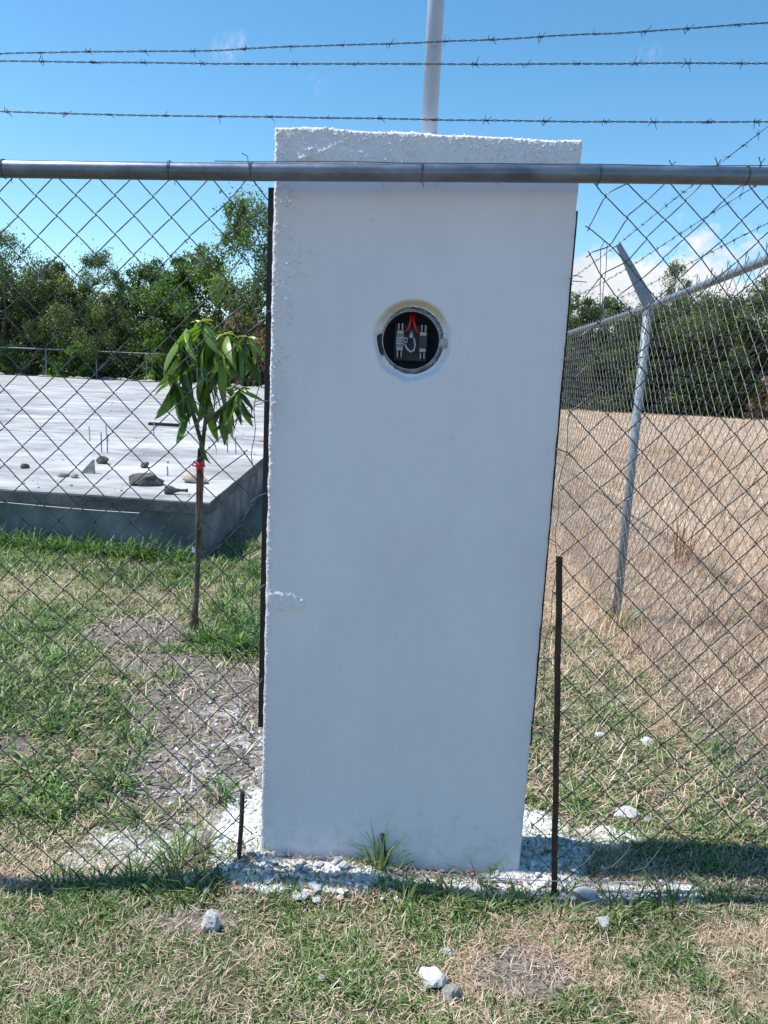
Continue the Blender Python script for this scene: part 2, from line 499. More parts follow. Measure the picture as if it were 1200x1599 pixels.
def blades_mesh(name, x, y, L, W, th0, th1, az, colr, z=None, tipc=1.0):
    """ribbons in three cross-sections: th0 lean from upright at the base, th1 added towards the tip"""
    n = len(x)
    z = gz(x, y) - 0.004 if z is None else z
    dx, dy = np.cos(az), np.sin(az)
    sx, sy = -dy, dx
    P = [np.stack([x, y, z], -1)]
    for k, f in ((0, 0.5), (1, 0.5)):
        th = th0 + th1 * (k + 0.35)
        P.append(P[-1] + np.stack([dx * np.sin(th), dy * np.sin(th), np.cos(th)], -1) * (L * f)[:, None])
    S = np.stack([sx, sy, np.zeros(n)], -1) * (W * 0.5)[:, None]
    V = np.stack([P[0] - S * 0.8, P[0] + S * 0.8, P[1] + S, P[1] - S, P[2]], 1).reshape(-1, 3)
    b = np.arange(n) * 5
    Q = np.stack([b, b + 1, b + 2, b + 3], -1); T = np.stack([b + 3, b + 2, b + 4], -1)
    C = np.repeat(colr[:, None, :], 5, 1); C[:, 4] *= tipc
    return np_mesh(name, V, [Q, T], C.reshape(-1, 3))


def pillar_clear(x, y, m=0.0): return ~((x > PX0 - m) & (x < PX1 + m) & (y > PY0 - m) & (y < PY1 + m))


def scatter(n, x0, x1, y0, y1, keep):
    x = RNG.uniform(x0, x1, n); y = RNG.uniform(y0, y1, n)
    k = keep(x, y) & pillar_clear(x, y, 0.006) & ~in_slab(x, y, 0.02)
    return x[k], y[k]


def pick(pal, n, jit=0.18):
    c = pal[RNG.integers(0, len(pal), n)]
    return c * RNG.uniform(1 - jit, 1 + jit, (n, 1))


def clump(x, y, seed, sc=14): return sstep(0.42, 0.68, fbm(x * sc, y * sc, seed, 2))


grass_parts = []


def turf(name, n, x0, x1, y0, y1, kind, len_rng, wid_rng, label):
    def keep(x, y):
        d, i, w = masks(x, y)
        u = RNG.uniform(0, 1, len(x))
        c = clump(x, y, 61 if kind == 'green' else 62)
        if kind == 'green': pr = (1 - 0.86 * d) * (1 - 0.93 * i) * (1 - 0.8 * w) * (0.35 + 0.65 * c)
        else: pr = ((0.34 if y0 < 2 else 0.34 if x0 > 0 else 0.12) + 0.66 * d + (0.35 * i if y0 > 2 else 0)) * (1 - 0.35 * i) * (1 - 0.93 * w) * (0.55 + 0.45 * c)
        return u < pr
    x, y = scatter(n, x0, x1, y0, y1, keep)
    n = len(x)
    az = RNG.uniform(0, 2 * math.pi, n)
    c = clump(x, y, 63, 9)
    if kind == 'green':
        L = RNG.uniform(*len_rng, n) * (0.65 + 0.7 * c); W = RNG.uniform(*wid_rng, n)
        th0 = RNG.uniform(0.3, 1.35, n); th1 = RNG.uniform(0.0, 1.0, n)
        patch = vnoise(x * 2.3, y * 2.3, 64)[:, None]
        col = pick(GREENS, n) * (0.85 + 0.4 * patch)
        yl = RNG.uniform(0, 1, n) < 0.12
        col[yl] = col[yl] * 0.4 + STRAWS[1] * 0.6
        pale = RNG.uniform(0, 1, n) < (0.38 if y0 < 2 else 0.22)
        col[pale] = col[pale] * 1.2 + np.array([0.055, 0.055, 0.035])
    else:
        L = RNG.uniform(*len_rng, n); W = RNG.uniform(*wid_rng, n)
        th0 = RNG.uniform(0.75, 1.56, n); th1 = RNG.uniform(-0.1, 0.45, n)
        patch = vnoise(x * 1.7, y * 1.7, 65)[:, None]
        col = pick(STRAWS, n, 0.28) * (0.8 + 0.4 * patch)
    z = gz(x, y) - 0.003
    if kind != 'green': z = z + RNG.uniform(0.0, 0.018, n)
    me = blades_mesh(name, x, y, L, W, th0, th1, az, col, z)
    o = obj(name, me, M['grass'] if kind == 'green' else M['straw'])
    tag(o, label, 'grass', kind='stuff')
    return o


turf('lawn_grass', 180000, -1.5, 1.75, 1.40, 2.62, 'green', (0.015, 0.052), (0.002, 0.0044), 'short green grass in front of the pillar and fence')
turf('mown_straw', 130000, -1.5, 1.75, 1.40, 2.62, 'straw', (0.012, 0.05), (0.0011, 0.0023), 'dry mown clippings lying in the grass before the fence')
turf('yard_grass', 130000, -3.9, -0.30, 2.5, 7.0, 'green', (0.035, 0.115), (0.0045, 0.009), 'green yard grass between the fence and the concrete slab')
turf('yard_straw', 40000, -3.9, -0.30, 2.5, 7.0, 'straw', (0.03, 0.11), (0.003, 0.006), 'dry straw lying in the yard grass near the slab')
turf('strip_grass', 100000, 0.30, 3.0, 2.5, 6.5, 'green', (0.025, 0.08), (0.0035, 0.007), 'green grass strip behind the fence right of the pillar')
turf('strip_straw', 95000, 0.30, 3.4, 2.5, 6.5, 'straw', (0.03, 0.11), (0.002, 0.0045), 'dry straw in the strip right of the pillar')

# standing dry grass of the field
def field_keep(x, y):
    d, i, w = masks(x, y)
    return (RNG.uniform(0, 1, len(x)) < sstep(0.3, 0.9, d) * (0.5 + 0.5 * clump(x, y, 71, 3)))


def field_grass(name, n, x0, x1, y0, y1, L, W, label):
    x, y = scatter(n, x0, x1, y0, y1, field_keep)
    n = len(x)
    me = blades_mesh(name, x, y, RNG.uniform(*L, n) * (0.7 + 0.6 * vnoise(x * 0.9, y * 0.9, 72)), RNG.uniform(*W, n), RNG.uniform(0.05, 1.2, n), RNG.uniform(0.0, 0.9, n), RNG.uniform(0, 6.28, n), pick(STRAWS, n, 0.28) * np.array([1.02, 0.97, 0.93]) * (0.78 + 0.60 * fbm(x * 0.55, y * 0.35, 73, 3)[:, None]), tipc=1.1)
    tag(obj(name, me, M['straw']), label, 'grass', kind='stuff')


field_grass('field_straw_near', 62000, 0.7, 6.0, 3.0, 8.5, (0.05, 0.22), (0.002, 0.0045), 'standing dry grass along the side fence')
field_grass('field_straw', 80000, 0.5, 16.0, 8.5, 24.0, (0.06, 0.18), (0.004, 0.010), 'dry tan grass of the open field')
field_grass('field_straw_far', 30000, -1.5, 27.0, 24.0, 47.0, (0.08, 0.2), (0.012, 0.03), 'far dry grass reaching the trees')
xg, yg = scatter(5000, 1.0, 12.0, 5.5, 24.0, lambda x, y: clump(x, y, 75, 1.1) * sstep(0.62, 0.72, vnoise(x * 1.3, y * 0.9, 76)) > 0.4)
tag(obj('field_weeds', blades_mesh('field_weeds', xg, yg, RNG.uniform(0.06, 0.16, len(xg)), RNG.uniform(0.006, 0.012, len(xg)), RNG.uniform(0.2, 1.1, len(xg)), RNG.uniform(0, 0.8, len(xg)), RNG.uniform(0, 6.28, len(xg)), pick(GREENS, len(xg)) * 1.3), M['grass']), 'green weeds scattered through the dry field', 'weeds', kind='stuff')


xt = RNG.uniform(1.2, 9.0, 260); yt = RNG.uniform(3.6, 20.0, 260) ** 1.0
kt = masks(xt, yt)[0] > 0.6
xt, yt = np.repeat(xt[kt], 45), np.repeat(yt[kt], 45)
xt = xt + RNG.normal(0, 0.07, len(xt)); yt = yt + RNG.normal(0, 0.07, len(yt))
nt_ = len(xt)
tag(obj('field_tufts', blades_mesh('field_tufts', xt, yt, RNG.uniform(0.12, 0.42, nt_), RNG.uniform(0.003, 0.007, nt_), RNG.uniform(0.0, 0.8, nt_), RNG.uniform(0.0, 0.8, nt_), RNG.uniform(0, 6.28, nt_), pick(STRAWS, nt_, 0.3) * np.array([0.85, 0.78, 0.7])), M['straw']), 'taller dry tufts standing in the field', 'grass', kind='stuff')


def tuft(name, cx, cy, n, spread, L, W, lean, curl, label, dark=0.0, group=None, pal=GREENS):
    r = np.abs(RNG.normal(0, spread, n)); a = RNG.uniform(0, 6.28, n)
    x = cx + r * np.cos(a); y = cy + r * np.sin(a) * 0.7
    k = pillar_clear(x, y, 0.004) & ~in_slab(x, y, 0.01)
    x, y, a = x[k], y[k], a[k]; n = len(x)
    az = a + RNG.normal(0, 0.6, n)
    me = blades_mesh(name, x - cx, y - cy, RNG.uniform(*L, n), RNG.uniform(*W, n), RNG.uniform(*lean, n), RNG.uniform(*curl, n), az, pick(pal, n) * (1 - dark), z=gz(x, y) - 0.004)
    o = obj(name, me, M['grass']); o.location = (cx, cy, 0)
    return tag(o, label, 'grass', group)


# ------------------------------------------------------------------ concrete slab
def slab_material():
    m, n, l, p = new_mat('cast_concrete')
    p.inputs['Roughness'].default_value = 0.9; p.inputs['Specular IOR Level'].default_value = 0.2
    t = n.new('ShaderNodeTexCoord')
    mp = n.new('ShaderNodeMapping'); mp.inputs['Scale'].default_value = (0.7, 1.3, 1.0); l.new(t.outputs['Object'], mp.inputs[0])
    a = n.new('ShaderNodeTexNoise'); a.inputs['Scale'].default_value = 1.1; a.inputs['Detail'].default_value = 10; a.inputs['Roughness'].default_value = 0.68
    l.new(mp.outputs[0], a.inputs['Vector'])
    r = n.new('ShaderNodeValToRGB'); l.new(a.outputs['Fac'], r.inputs['Fac'])
    for e, (q, c) in zip(r.color_ramp.elements, ((0.36, (0.21, 0.21, 0.212)), (0.66, (0.54, 0.535, 0.528)))): e.position = q; e.color = rgba(c)
    l.new(r.outputs['Color'], p.inputs['Base Color'])
    b = n.new('ShaderNodeTexNoise'); b.inputs['Scale'].default_value = 30; b.inputs['Detail'].default_value = 8; l.new(t.outputs['Object'], b.inputs['Vector'])
    bp = n.new('ShaderNodeBump'); bp.inputs['Strength'].default_value = 0.4; bp.inputs['Distance'].default_value = 0.01
    l.new(b.outputs['Fac'], bp.inputs['Height']); l.new(bp.outputs[0], p.inputs['Normal'])
    return m


M['slab'] = slab_material()
M['slab_wall'] = simple('slab_side_shaded_concrete', (0.08, 0.093, 0.105), (0.20, 0.22, 0.235), 3.0, 0.9, bump=0.4, bump_scale=25, detail=8)  # darker and bluer than the deck: shade of the sides put into the colour
M['slab_lip'] = simple('slab_edge_shaded_concrete', (0.06, 0.063, 0.068), (0.15, 0.15, 0.152), 4, 0.9, bump=0.4, bump_scale=25, detail=8)  # dark tinted edge band, its shade also put into the colour
slab = empty('concrete_slab', (S0[0], S0[1], 0), 0, 'large raised bare concrete slab behind the left fence', 'slab')


def slab_block(name, z0, z1, inset, mat, rag=0.0):
    bm = bmesh.new()
    nu, nv = 150, 60
    def pt(u, v): return (SDX * u + SDY * v)
    ring = []
    us = [inset + (SLAB_W - 2 * inset) * (k / nu) ** 2.2 for k in range(nu + 1)]
    vs = [inset + (SLAB_L - 2 * inset) * (k / nv) ** 2.0 for k in range(nv + 1)]
    path = [(u, inset) for u in us[::-1]] + [(inset, v) for v in vs[1:]] + [(SLAB_W - inset, SLAB_L - inset)]
    lo, hi = [], []
    for (u, v) in path:
        w = rag * (fbm(np.array([u * 2.5]), np.array([v * 2.5]), 81, 3)[0] - 0.5)
        x, y = pt(u + w, v + w)
        lo.append(bm.verts.new((x, y, z0))); hi.append(bm.verts.new((x, y, z1 + 0.3 * w)))
    for k in range(len(path)):
        j = (k + 1) % len(path)
        bm.faces.new((lo[k], lo[j], hi[j], hi[k]))
    bm.faces.new(hi); bm.faces.new(lo[::-1])
    bmesh.ops.recalc_face_normals(bm, faces=bm.faces[:])
    me = bpy.data.meshes.new(name); bm.to_mesh(me); bm.free()
    return obj(name, me, mat, slab)


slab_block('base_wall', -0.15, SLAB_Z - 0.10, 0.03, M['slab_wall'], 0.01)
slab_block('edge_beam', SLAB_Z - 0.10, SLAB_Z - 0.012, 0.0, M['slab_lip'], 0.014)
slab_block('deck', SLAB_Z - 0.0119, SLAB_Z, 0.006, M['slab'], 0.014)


def on_slab(u, v): return tuple(S0 + SDX * u + SDY * v)


mb = MB()
mb.tube([(*(SDX * u + SDY * (-0.012)), SLAB_Z - 0.112 - 0.015 * math.sin(math.pi * ((u * 0.55) % 1))) for u in np.arange(0.6, 6.0, 0.1)], 0.003, 5)
mb.build('string_line', simple('white_cord', (0.7, 0.7, 0.7), None), slab)
mb = MB()
mb.tube([(*(SDX * 1.95 + SDY * (-0.02)), SLAB_Z - 0.10), (*(SDX * 1.93 + SDY * (-0.02)), 0.25), (*(SDX * 1.92 + SDY * 0.005), 0.02)], 0.006, 6)
mb.build('cable', M['black'], slab)


def rock_mesh(name, seed, sub=2, squash=(1, 1, 0.7), rough=0.35, col=None):
    rr = random.Random(seed)
    bm = bmesh.new()
    bmesh.ops.create_icosphere(bm, subdivisions=sub, radius=0.5)
    planes = [(Vector((rr.gauss(0, 1), rr.gauss(0, 1), rr.gauss(0, 1))).normalized(), rr.uniform(0.26, 0.42)) for _ in range(9)]
    for v in bm.verts:
        for nrm, d in planes:
            e = v.co.dot(nrm) - d
            if e > 0: v.co -= nrm * e * 0.85
        q_ = v.co * 3.3 + Vector((seed * 1.7, seed * 0.9, 0)); v.co *= 1 + mnoise.noise(q_) * 0.20 + mnoise.noise(q_ * 2.7) * 0.10 + rr.uniform(-1, 1) * rough * 0.10
        v.co = Vector((v.co.x * squash[0], v.co.y * squash[1], v.co.z * squash[2]))
    me = bpy.data.meshes.new(name); bm.to_mesh(me); bm.free()
    return me


def rock(name, loc, size, mat, label, seed, squash=(1, 1, 0.7), cat='stone', group=None, sub=2, sink=0.3):
    me = rock_mesh(name, seed, sub, squash)
    o = obj(name, me, mat)
    o.scale = (size, size, size); o.rotation_euler = (0, 0, seed * 1.3)
    o.location = (loc[0], loc[1], loc[2] + size * squash[2] * (0.42 - sink * 0.5))
    return tag(o, label, cat, group)


# loose things on the slab
SZ = SLAB_Z
rock('stone', (-3.71, 7.83, SZ), 0.10, M['dark_stone'], 'small dark stone on the slab near the left edge of the picture', 1)
rock('stone', (-3.15, 8.47, SZ), 0.16, M['dark_stone'], 'dark blocky stone on the slab behind the grey wedge', 2, (1.1, 0.8, 0.7))
rock('stone', (-3.12, 7.36, SZ), 0.10, M['stone'], 'small grey stone on the slab just left of the grey wedge', 3, (1.2, 0.8, 0.6))
rock('stone', (-3.00, 7.33, SZ), 0.09, M['stone'], 'small rounded grey stone touching the foot of the grey wedge', 4)
rock('concrete_lump', (-2.24, 7.12, SZ), 0.40, M['dark_stone'], 'largest rough dark lump on the slab left of the sapling', 5, (1.0, 0.6, 0.42), 'rubble', sub=3)
rock('stone', (-2.63, 8.32, SZ), 0.15, M['dark_stone'], 'dark stone on the slab behind the largest lump', 6, (1.1, 0.7, 0.55))
rock('stone', (-1.86, 7.40, SZ), 0.27, M['tan_stone'], 'tan stone on the slab right behind the sapling trunk', 7, (1.1, 0.8, 0.55))
w = MB()
w.add([(-0.10, -0.03, 0), (0.10, -0.03, 0), (0.10, 0.05, 0), (-0.10, 0.05, 0), (-0.085, -0.028, 0.04), (0.10, -0.02, 0.22), (0.095, 0.03, 0.20), (-0.08, 0.045, 0.05)], [(3, 2, 1, 0), (0, 1, 5, 4), (1, 2, 6, 5), (2, 3, 7, 6), (3, 0, 4, 7), (4, 5, 6, 7)])
o = w.build('concrete_wedge', M['stone']); o.location = (-3.0, 7.68, SZ + 0.001); o.scale = (0.6, 0.6, 0.68)
tag(o, 'upright grey wedge of broken concrete on the slab', 'rubble')
w = MB()
w.lathe([(0.001, -0.10), (0.05, -0.09), (0.062, -0.05), (0.055, 0.0), (0.03, 0.05), (0.02, 0.10), (0.018, 0.16), (0.026, 0.2), (0.001, 0.205)], 12, 'Y')
o = w.build('cement_clod', M['dark_stone'], smooth=True); o.location = (-1.87, 6.66, SZ + 0.036); o.scale = (0.68, 0.68, 0.68); o.rotation_euler = (0, 0, R(-78))
tag(o, 'club shaped cement clod near the slab corner', 'rubble')
w = MB(); w.box(-0.28, 0.28, -0.05, 0.05, 0, 0.05, 0.006)
o = w.build('plank', M['black']); o.location = (-4.1, 14.1, SZ + 0.002); o.rotation_euler = (0, 0, R(-4))
tag(o, 'short dark plank lying far out on the slab', 'plank')
w = MB(); w.tube([(-0.14, 0, 0.012), (-0.05, 0.03, 0.014), (0.05, 0.0, 0.05), (0.14, -0.02, 0.012)], [0.012, 0.02, 0.018, 0.01], 7, flat=0.6)
o = w.build('red_rag', simple('red_cloth', (0.55, 0.05, 0.05), (0.7, 0.12, 0.1), 30)); o.location = (-1.86, 11.9, SZ)
tag(o, 'scrap of red cloth on the slab beside the pillar edge', 'cloth')
stub_mat = simple('grey_stub', (0.20, 0.20, 0.21), (0.42, 0.42, 0.43), 30, 0.7)
stub = MB(); stub.tube([(0, 0, 0), (0.002, 0, 0.12), (-0.003, 0.002, 0.25)], 0.008, 6); stub_me = stub.mesh('rebar_stub')
for k, (x, y, s, lab) in enumerate([(-4.17, 10.75, 0.85, 'leftmost grey rebar stub of the far group on the slab'), (-3.93, 10.75, 1.0, 'right rebar stub of the far left group on the slab'), (-3.56, 9.55, 1.0, 'left rebar stub of the nearer pair on the slab'), (-3.47, 9.5, 0.95, 'right rebar stub of the nearer pair on the slab'), (-3.65, 12.0, 0.9, 'lone rebar stub left of the dark plank'), (-2.1, 10.1, 1.0, 'left rebar stub right of the sapling trunk on the slab'), (-1.98, 10.05, 0.9, 'rebar stub nearest the slab side edge, right of the sapling'), (-2.22, 7.75, 0.4, 'very short rebar stub behind the largest lump on the slab')]):
    o = obj('rebar_stub', stub_me, stub_mat); o.location = (x, y, SZ - 0.002); o.scale = (1, 1, s); o.rotation_euler = (0, R(random.uniform(-3, 3)), k)
    tag(o, lab, 'rebar', 'rebar stubs cast into the slab')

# ------------------------------------------------------------------ pillar
HX, HZ = 0.060, 1.700          # centre of the socket opening


def build_pillar():
    root = empty('meter_pillar', ((PX0 + PX1) / 2, (PY0 + PY1) / 2, 0), R(PILLAR_TURN), 'tall white plastered pillar with a round socket opening', 'pillar')
    st = 0.0031
    xs = np.linspace(PX0, PX1, int((PX1 - PX0) / st) + 1)
    zs = np.linspace(-0.06, PZ1, int((PZ1 + 0.06) / st) + 1)
    X, Z = np.meshgrid(xs, zs)
    u, v = X - PX0, PZ1 - Z
    # rough zones left where the float did not reach
    e = fbm(X * 14, Z * 14, 91, 4)
    left = (1 - sstep(0.01, 0.13, u + (e - 0.5) * 0.22)) * sstep(1.15, 1.9, Z + (e - 0.5) * 0.8)
    left = np.maximum(left, (1 - sstep(0.0, 0.035, u + (e - 0.5) * 0.04)) * 0.7)
    topz = 1 - sstep(0.0, 0.13, v + (e - 0.5) * 0.34 + 0.05 * sstep(0.5, 0.8, u) * (1 - sstep(0.68, 0.84, u)) - 0.0)
    patch = blob(X, Z, PX0 + 0.06, 0.885, 0.075, 0.03, 0.3, 92, 0.35, 12)
    patch2 = blob(X, Z, PX0 + 0.17, PZ1 - 0.075, 0.12, 0.022, 0.3, 93, 0.7, 9)
    rough = np.clip(np.maximum.reduce([left * 0.9, topz, patch, patch2]), 0, 1)
    grain = fbm(X * 150, Z * 150, 94, 2) ** 1.5
    spike = sstep(0.76, 0.82, _hash(np.round(X * 700), np.round(Z * 700), 5)) * (0.25 + 2.0 * _hash(np.round(X * 700), np.round(Z * 700), 6) ** 3)
    spots = sstep(0.50, 0.70, fbm(X * 130, Z * 130, 95, 2))
    out = rough * (grain * 0.0006 + spots * 0.0005) + spike * 0.0032 * sstep(0.12, 0.5, rough)
    out = out + left * 0.040 * np.minimum(u, 0.10) * (u < 0.2) + topz * 0.022 * np.minimum(v, 0.12) + patch * 0.0040 + patch2 * 0.003
    # trowel ridge near the upper left corner
    ridge = np.exp(-((v - (0.055 + 0.03 * np.sin(u * 17 + 0.6))) / 0.006) ** 2) * sstep(0.05, 0.08, u) * (1 - sstep(0.17, 0.24, u))
    out = out + (fbm(X * 6, Z * 4.5, 104, 3) - 0.5) * 0.0016 * (1 - rough)
    out = out + ridge * (0.0015 + 0.002 * grain + 0.003 * spike)
    pits = sstep(0.80, 0.84, vnoise(X * 19, Z * 19, 96)) * sstep(0.86, 0.92, vnoise(X * 110, Z * 110, 97))
    out = out - pits * 0.0006
    for (px, pz, pr) in ((-0.19, 2.195, 0.006), (-0.165, 2.165, 0.005), (0.395, 2.065, 0.006), (-0.075, 2.03, 0.004), (0.20, 1.42, 0.004)):
        out = out - 0.006 * np.exp(-(((X - px) / pr) ** 2 + ((Z - pz) / (pr * 1.3)) ** 2))
    # rounded arrises
    rad = 0.009
    edge = np.minimum.reduce([u, PX1 - X, v])
    q = np.clip(1 - edge / rad, 0, 1)
    back = rad * (1 - np.sqrt(np.clip(1 - q * q, 0, 1)))
    Y = PY0 - out + back
    # worn bowl round the socket
    ang = np.arctan2(Z - HZ, X - HX)
    rr = np.sqrt(((X - HX) / 1.0) ** 2 + ((Z - (HZ - 0.002)) / 1.06) ** 2)
    rim = 0.1165 + 0.009 * (fbm(np.cos(ang) * 3 + 5, np.sin(ang) * 3 + 5, 98, 4) - 0.5) * 2
    bowl = sstep(0.0, 1.0, (rim - rr) / 0.020)
    Y = Y + bowl * 0.022 + bowl * (fbm(X * 60, Z * 60, 99, 3) - 0.5) * 0.011
    # ragged arrises
    Xd = X + (fbm(Z * 45, Z * 0 + 3, 101, 4) - 0.5) * 0.0055 * (1 - sstep(0, 0.03, u)) + (fbm(Z * 22, Z * 0 + 7, 102, 3) - 0.5) * 0.004 * sstep(PX1 - 0.03, PX1, X)
    Zd = Z + (fbm(X * 9, X * 0 + 1, 103, 5) - 0.5) * 0.016 * sstep(PZ1 - 0.05, PZ1, Z) + (spike - 0.1) * 0.0016 * sstep(PZ1 - 0.02, PZ1, Z)
    nz, nx = X.shape
    idx = np.arange(nz * nx).reshape(nz, nx)
    keep = rr[:-1, :-1] > 0.092
    Fq = np.stack([idx[:-1, :-1], idx[:-1, 1:], idx[1:, 1:], idx[1:, :-1]], -1)[keep]
    V = np.stack([Xd.ravel(), Y.ravel(), Zd.ravel()], -1)
    # sides, top and back
    loop = np.concatenate([idx[0, :], idx[1:, -1], idx[-1, -2::-1], idx[-2:0:-1, 0]])
    base = len(V)
    B = V[loop].copy(); B[:, 1] = PY1
    Mid = V[loop].copy(); Mid[:, 1] = (PY0 + PY1) / 2
    Mid[:, 2] += (RNG.uniform(-1, 1, len(loop)) * 0.003) * (Mid[:, 2] > PZ1 - 0.03)
    V = np.concatenate([V, Mid, B])
    m_ = len(loop); k = np.arange(m_); j = (k + 1) % m_
    side = np.concatenate([np.stack([loop[j], loop[k], base + k, base + j], -1), np.stack([base + j, base + k, base + m_ + k, base + m_ + j], -1)])
    V = V - np.array([(PX0 + PX1) / 2, (PY0 + PY1) / 2, 0])
    me = np_mesh('plaster_body', V, [Fq, side, (base + m_ + k)[None, :]], None, True)
    m, n, l, p = new_mat('white_limewash_plaster')
    p.inputs['Roughness'].default_value = 0.85; p.inputs['Specular IOR Level'].default_value = 0.25
    t = n.new('ShaderNodeTexCoord')
    def noise(scale, detail=6, ro=0.6, sc=(1, 1, 1)):
        mp = n.new('ShaderNodeMapping'); mp.inputs['Scale'].default_value = sc; l.new(t.outputs['Object'], mp.inputs[0])
        q_ = n.new('ShaderNodeTexNoise'); q_.inputs['Scale'].default_value = scale; q_.inputs['Detail'].default_value = detail; q_.inputs['Roughness'].default_value = ro
        l.new(mp.outputs[0], q_.inputs['Vector']); return q_.outputs['Fac']
    def ramp(f, els):
        r = n.new('ShaderNodeValToRGB'); l.new(f, r.inputs['Fac'])
        while len(r.color_ramp.elements) < len(els): r.color_ramp.elements.new(0.5)
        for e_, (q_, c_) in zip(r.color_ramp.elements, els): e_.position = q_; e_.color = rgba(c_)
        return r.outputs['Color']
    def mix(f, a, b, mode='MIX'):
        q_ = n.new('ShaderNodeMix'); q_.data_type = 'RGBA'; q_.blend_type = mode
        if isinstance(f, float): q_.inputs['Factor'].default_value = f
        else: l.new(f, q_.inputs['Factor'])
        l.new(a, q_.inputs['A'])
        if isinstance(b, tuple): q_.inputs['B'].default_value = b
        else: l.new(b, q_.inputs['B'])
        return q_.outputs['Result']
    c = ramp(noise(2.6, 10, 0.68, (1, 1, 0.55)), ((0.28, (0.655, 0.64, 0.70)), (0.5, (0.71, 0.695, 0.755)), (0.72, (0.76, 0.745, 0.80))))
    streak = ramp(noise(9, 6, 0.6, (1.6, 1, 0.12)), ((0.5, (0, 0, 0)), (0.8, (0.11, 0.11, 0.11))))
    c = mix(streak, c, (0.46, 0.45, 0.47, 1))
    specks = ramp(noise(95, 2, 0.5), ((0.70, (0, 0, 0)), (0.76, (1, 1, 1))))
    areas = ramp(noise(5, 3, 0.5), ((0.5, (0, 0, 0)), (0.68, (1, 1, 1))))
    sp = mix(1.0, specks, areas, 'MULTIPLY')
    c = mix(sp, c, (0.42, 0.41, 0.42, 1))
    # splash dirt near the foot
    sx = n.new('ShaderNodeSeparateXYZ'); l.new(t.outputs['Object'], sx.inputs[0])
    mr = n.new('ShaderNodeMapRange'); mr.inputs['From Min'].default_value = 0.26; mr.inputs['From Max'].default_value = 0.0; mr.inputs['To Min'].default_value = 0.0; mr.inputs['To Max'].default_value = 0.26
    l.new(sx.outputs['Z'], mr.inputs['Value'])
    ad = n.new('ShaderNodeMath'); ad.operation = 'ADD'; l.new(mr.outputs[0], ad.inputs[0]); l.new(noise(24, 6, 0.7), ad.inputs[1])
    c = mix(ramp(ad.outputs[0], ((0.64, (0, 0, 0)), (0.86, (0.36, 0.36, 0.36)))), c, (0.40, 0.38, 0.37, 1))
    # bare sand render round the top of the socket opening
    dist = n.new('ShaderNodeVectorMath'); dist.operation = 'DISTANCE'; l.new(t.outputs['Object'], dist.inputs[0]); dist.inputs[1].default_value = (HX - (PX0 + PX1) / 2 + 0.0, PY0 - (PY0 + PY1) / 2 + 0.02, HZ + 0.012)
    dn = n.new('ShaderNodeMath'); dn.operation = 'MULTIPLY_ADD'; l.new(noise(22, 4), dn.inputs[0]); dn.inputs[1].default_value = 0.02; l.new(dist.outputs['Value'], dn.inputs[2])
    ringm = ramp(dn.outputs[0], ((0.112, (1, 1, 1)), (0.119, (0, 0, 0))))
    upz = n.new('ShaderNodeMapRange'); upz.inputs['From Min'].default_value = HZ + 0.02; upz.inputs['From Max'].default_value = HZ + 0.08; l.new(sx.outputs['Z'], upz.inputs['Value'])
    rm = n.new('ShaderNodeMath'); rm.operation = 'MULTIPLY'; l.new(ringm, rm.inputs[0]); l.new(upz.outputs[0], rm.inputs[1])
    c = mix(rm.outputs[0], c, (0.56, 0.50, 0.42, 1))
    l.new(c, p.inputs['Base Color'])
    bp = n.new('ShaderNodeBump'); bp.inputs['Strength'].default_value = 0.16; bp.inputs['Distance'].default_value = 0.004
    l.new(noise(120, 6, 0.6), bp.inputs['Height']); l.new(bp.outputs[0], p.inputs['Normal'])
    obj('plaster_body', me, m, root)
    ox, oy = (PX0 + PX1) / 2, (PY0 + PY1) / 2
    a = MB(); a.box(PX0 - 0.018 - ox, PX0 - 0.001 - ox, 2.325 - oy, 2.331 - oy, 0.45, 2.11, 0.001)
    a.box(PX0 - 0.006 - ox, PX0 - 0.001 - ox, 2.331 - oy, 2.37 - oy, 0.452, 2.108)
    tag(a.build('steel_angle', M['black'], root), 'black steel angle down the left edge of the pillar')
    a = MB(); a.box(PX1 + 0.001 - ox, PX1 + 0.014 - ox, 2.36 - oy, 2.366 - oy, 0.42, 2.09, 0.001)
    a.box(PX1 + 0.001 - ox, PX1 + 0.006 - ox, 2.366 - oy, 2.40 - oy, 0.422, 2.088)
    tag(a.build('steel_angle', M['black'], root), 'black steel angle down the right edge of the pillar')
    return root


build_pillar()

# ------------------------------------------------------------------ meter socket
M['enamel'] = simple('dark_grey_enamel', (0.022, 0.028, 0.040), (0.04, 0.048, 0.062), 20, 0.55)
M['ring'] = simple('bare_ring_metal', (0.28, 0.30, 0.33), (0.5, 0.51, 0.53), 60, 0.42, 0.6)
M['brass'] = simple('tinned_brass', (0.28, 0.27, 0.26), (0.42, 0.41, 0.40), 80, 0.45, 0.5)
M['red_wire'] = simple('red_insulation', (0.45, 0.015, 0.02), None, rough=0.4)
M['grey_wire'] = simple('bare_neutral', (0.45, 0.45, 0.45), (0.6, 0.6, 0.6), 50, 0.45, 0.3)
M['blue_block'] = simple('blue_grey_block', (0.16, 0.20, 0.30), (0.22, 0.27, 0.36), 30, 0.5)
M['mortar'] = simple('rough_mortar', (0.25, 0.25, 0.26), (0.5, 0.5, 0.5), 40, 0.95, bump=0.6, bump_scale=90)
sock = empty('meter_socket', (HX - 0.0042, PY0 + 0.0207, HZ), R(PILLAR_TURN), 'open round electric meter socket set into the white pillar', 'meter socket')
a = MB(); a.lathe([(0.0835, 0.0), (0.083, 0.078), (0.0005, 0.079)], 48, 'Y'); a.build('housing', M['enamel'], sock, True)
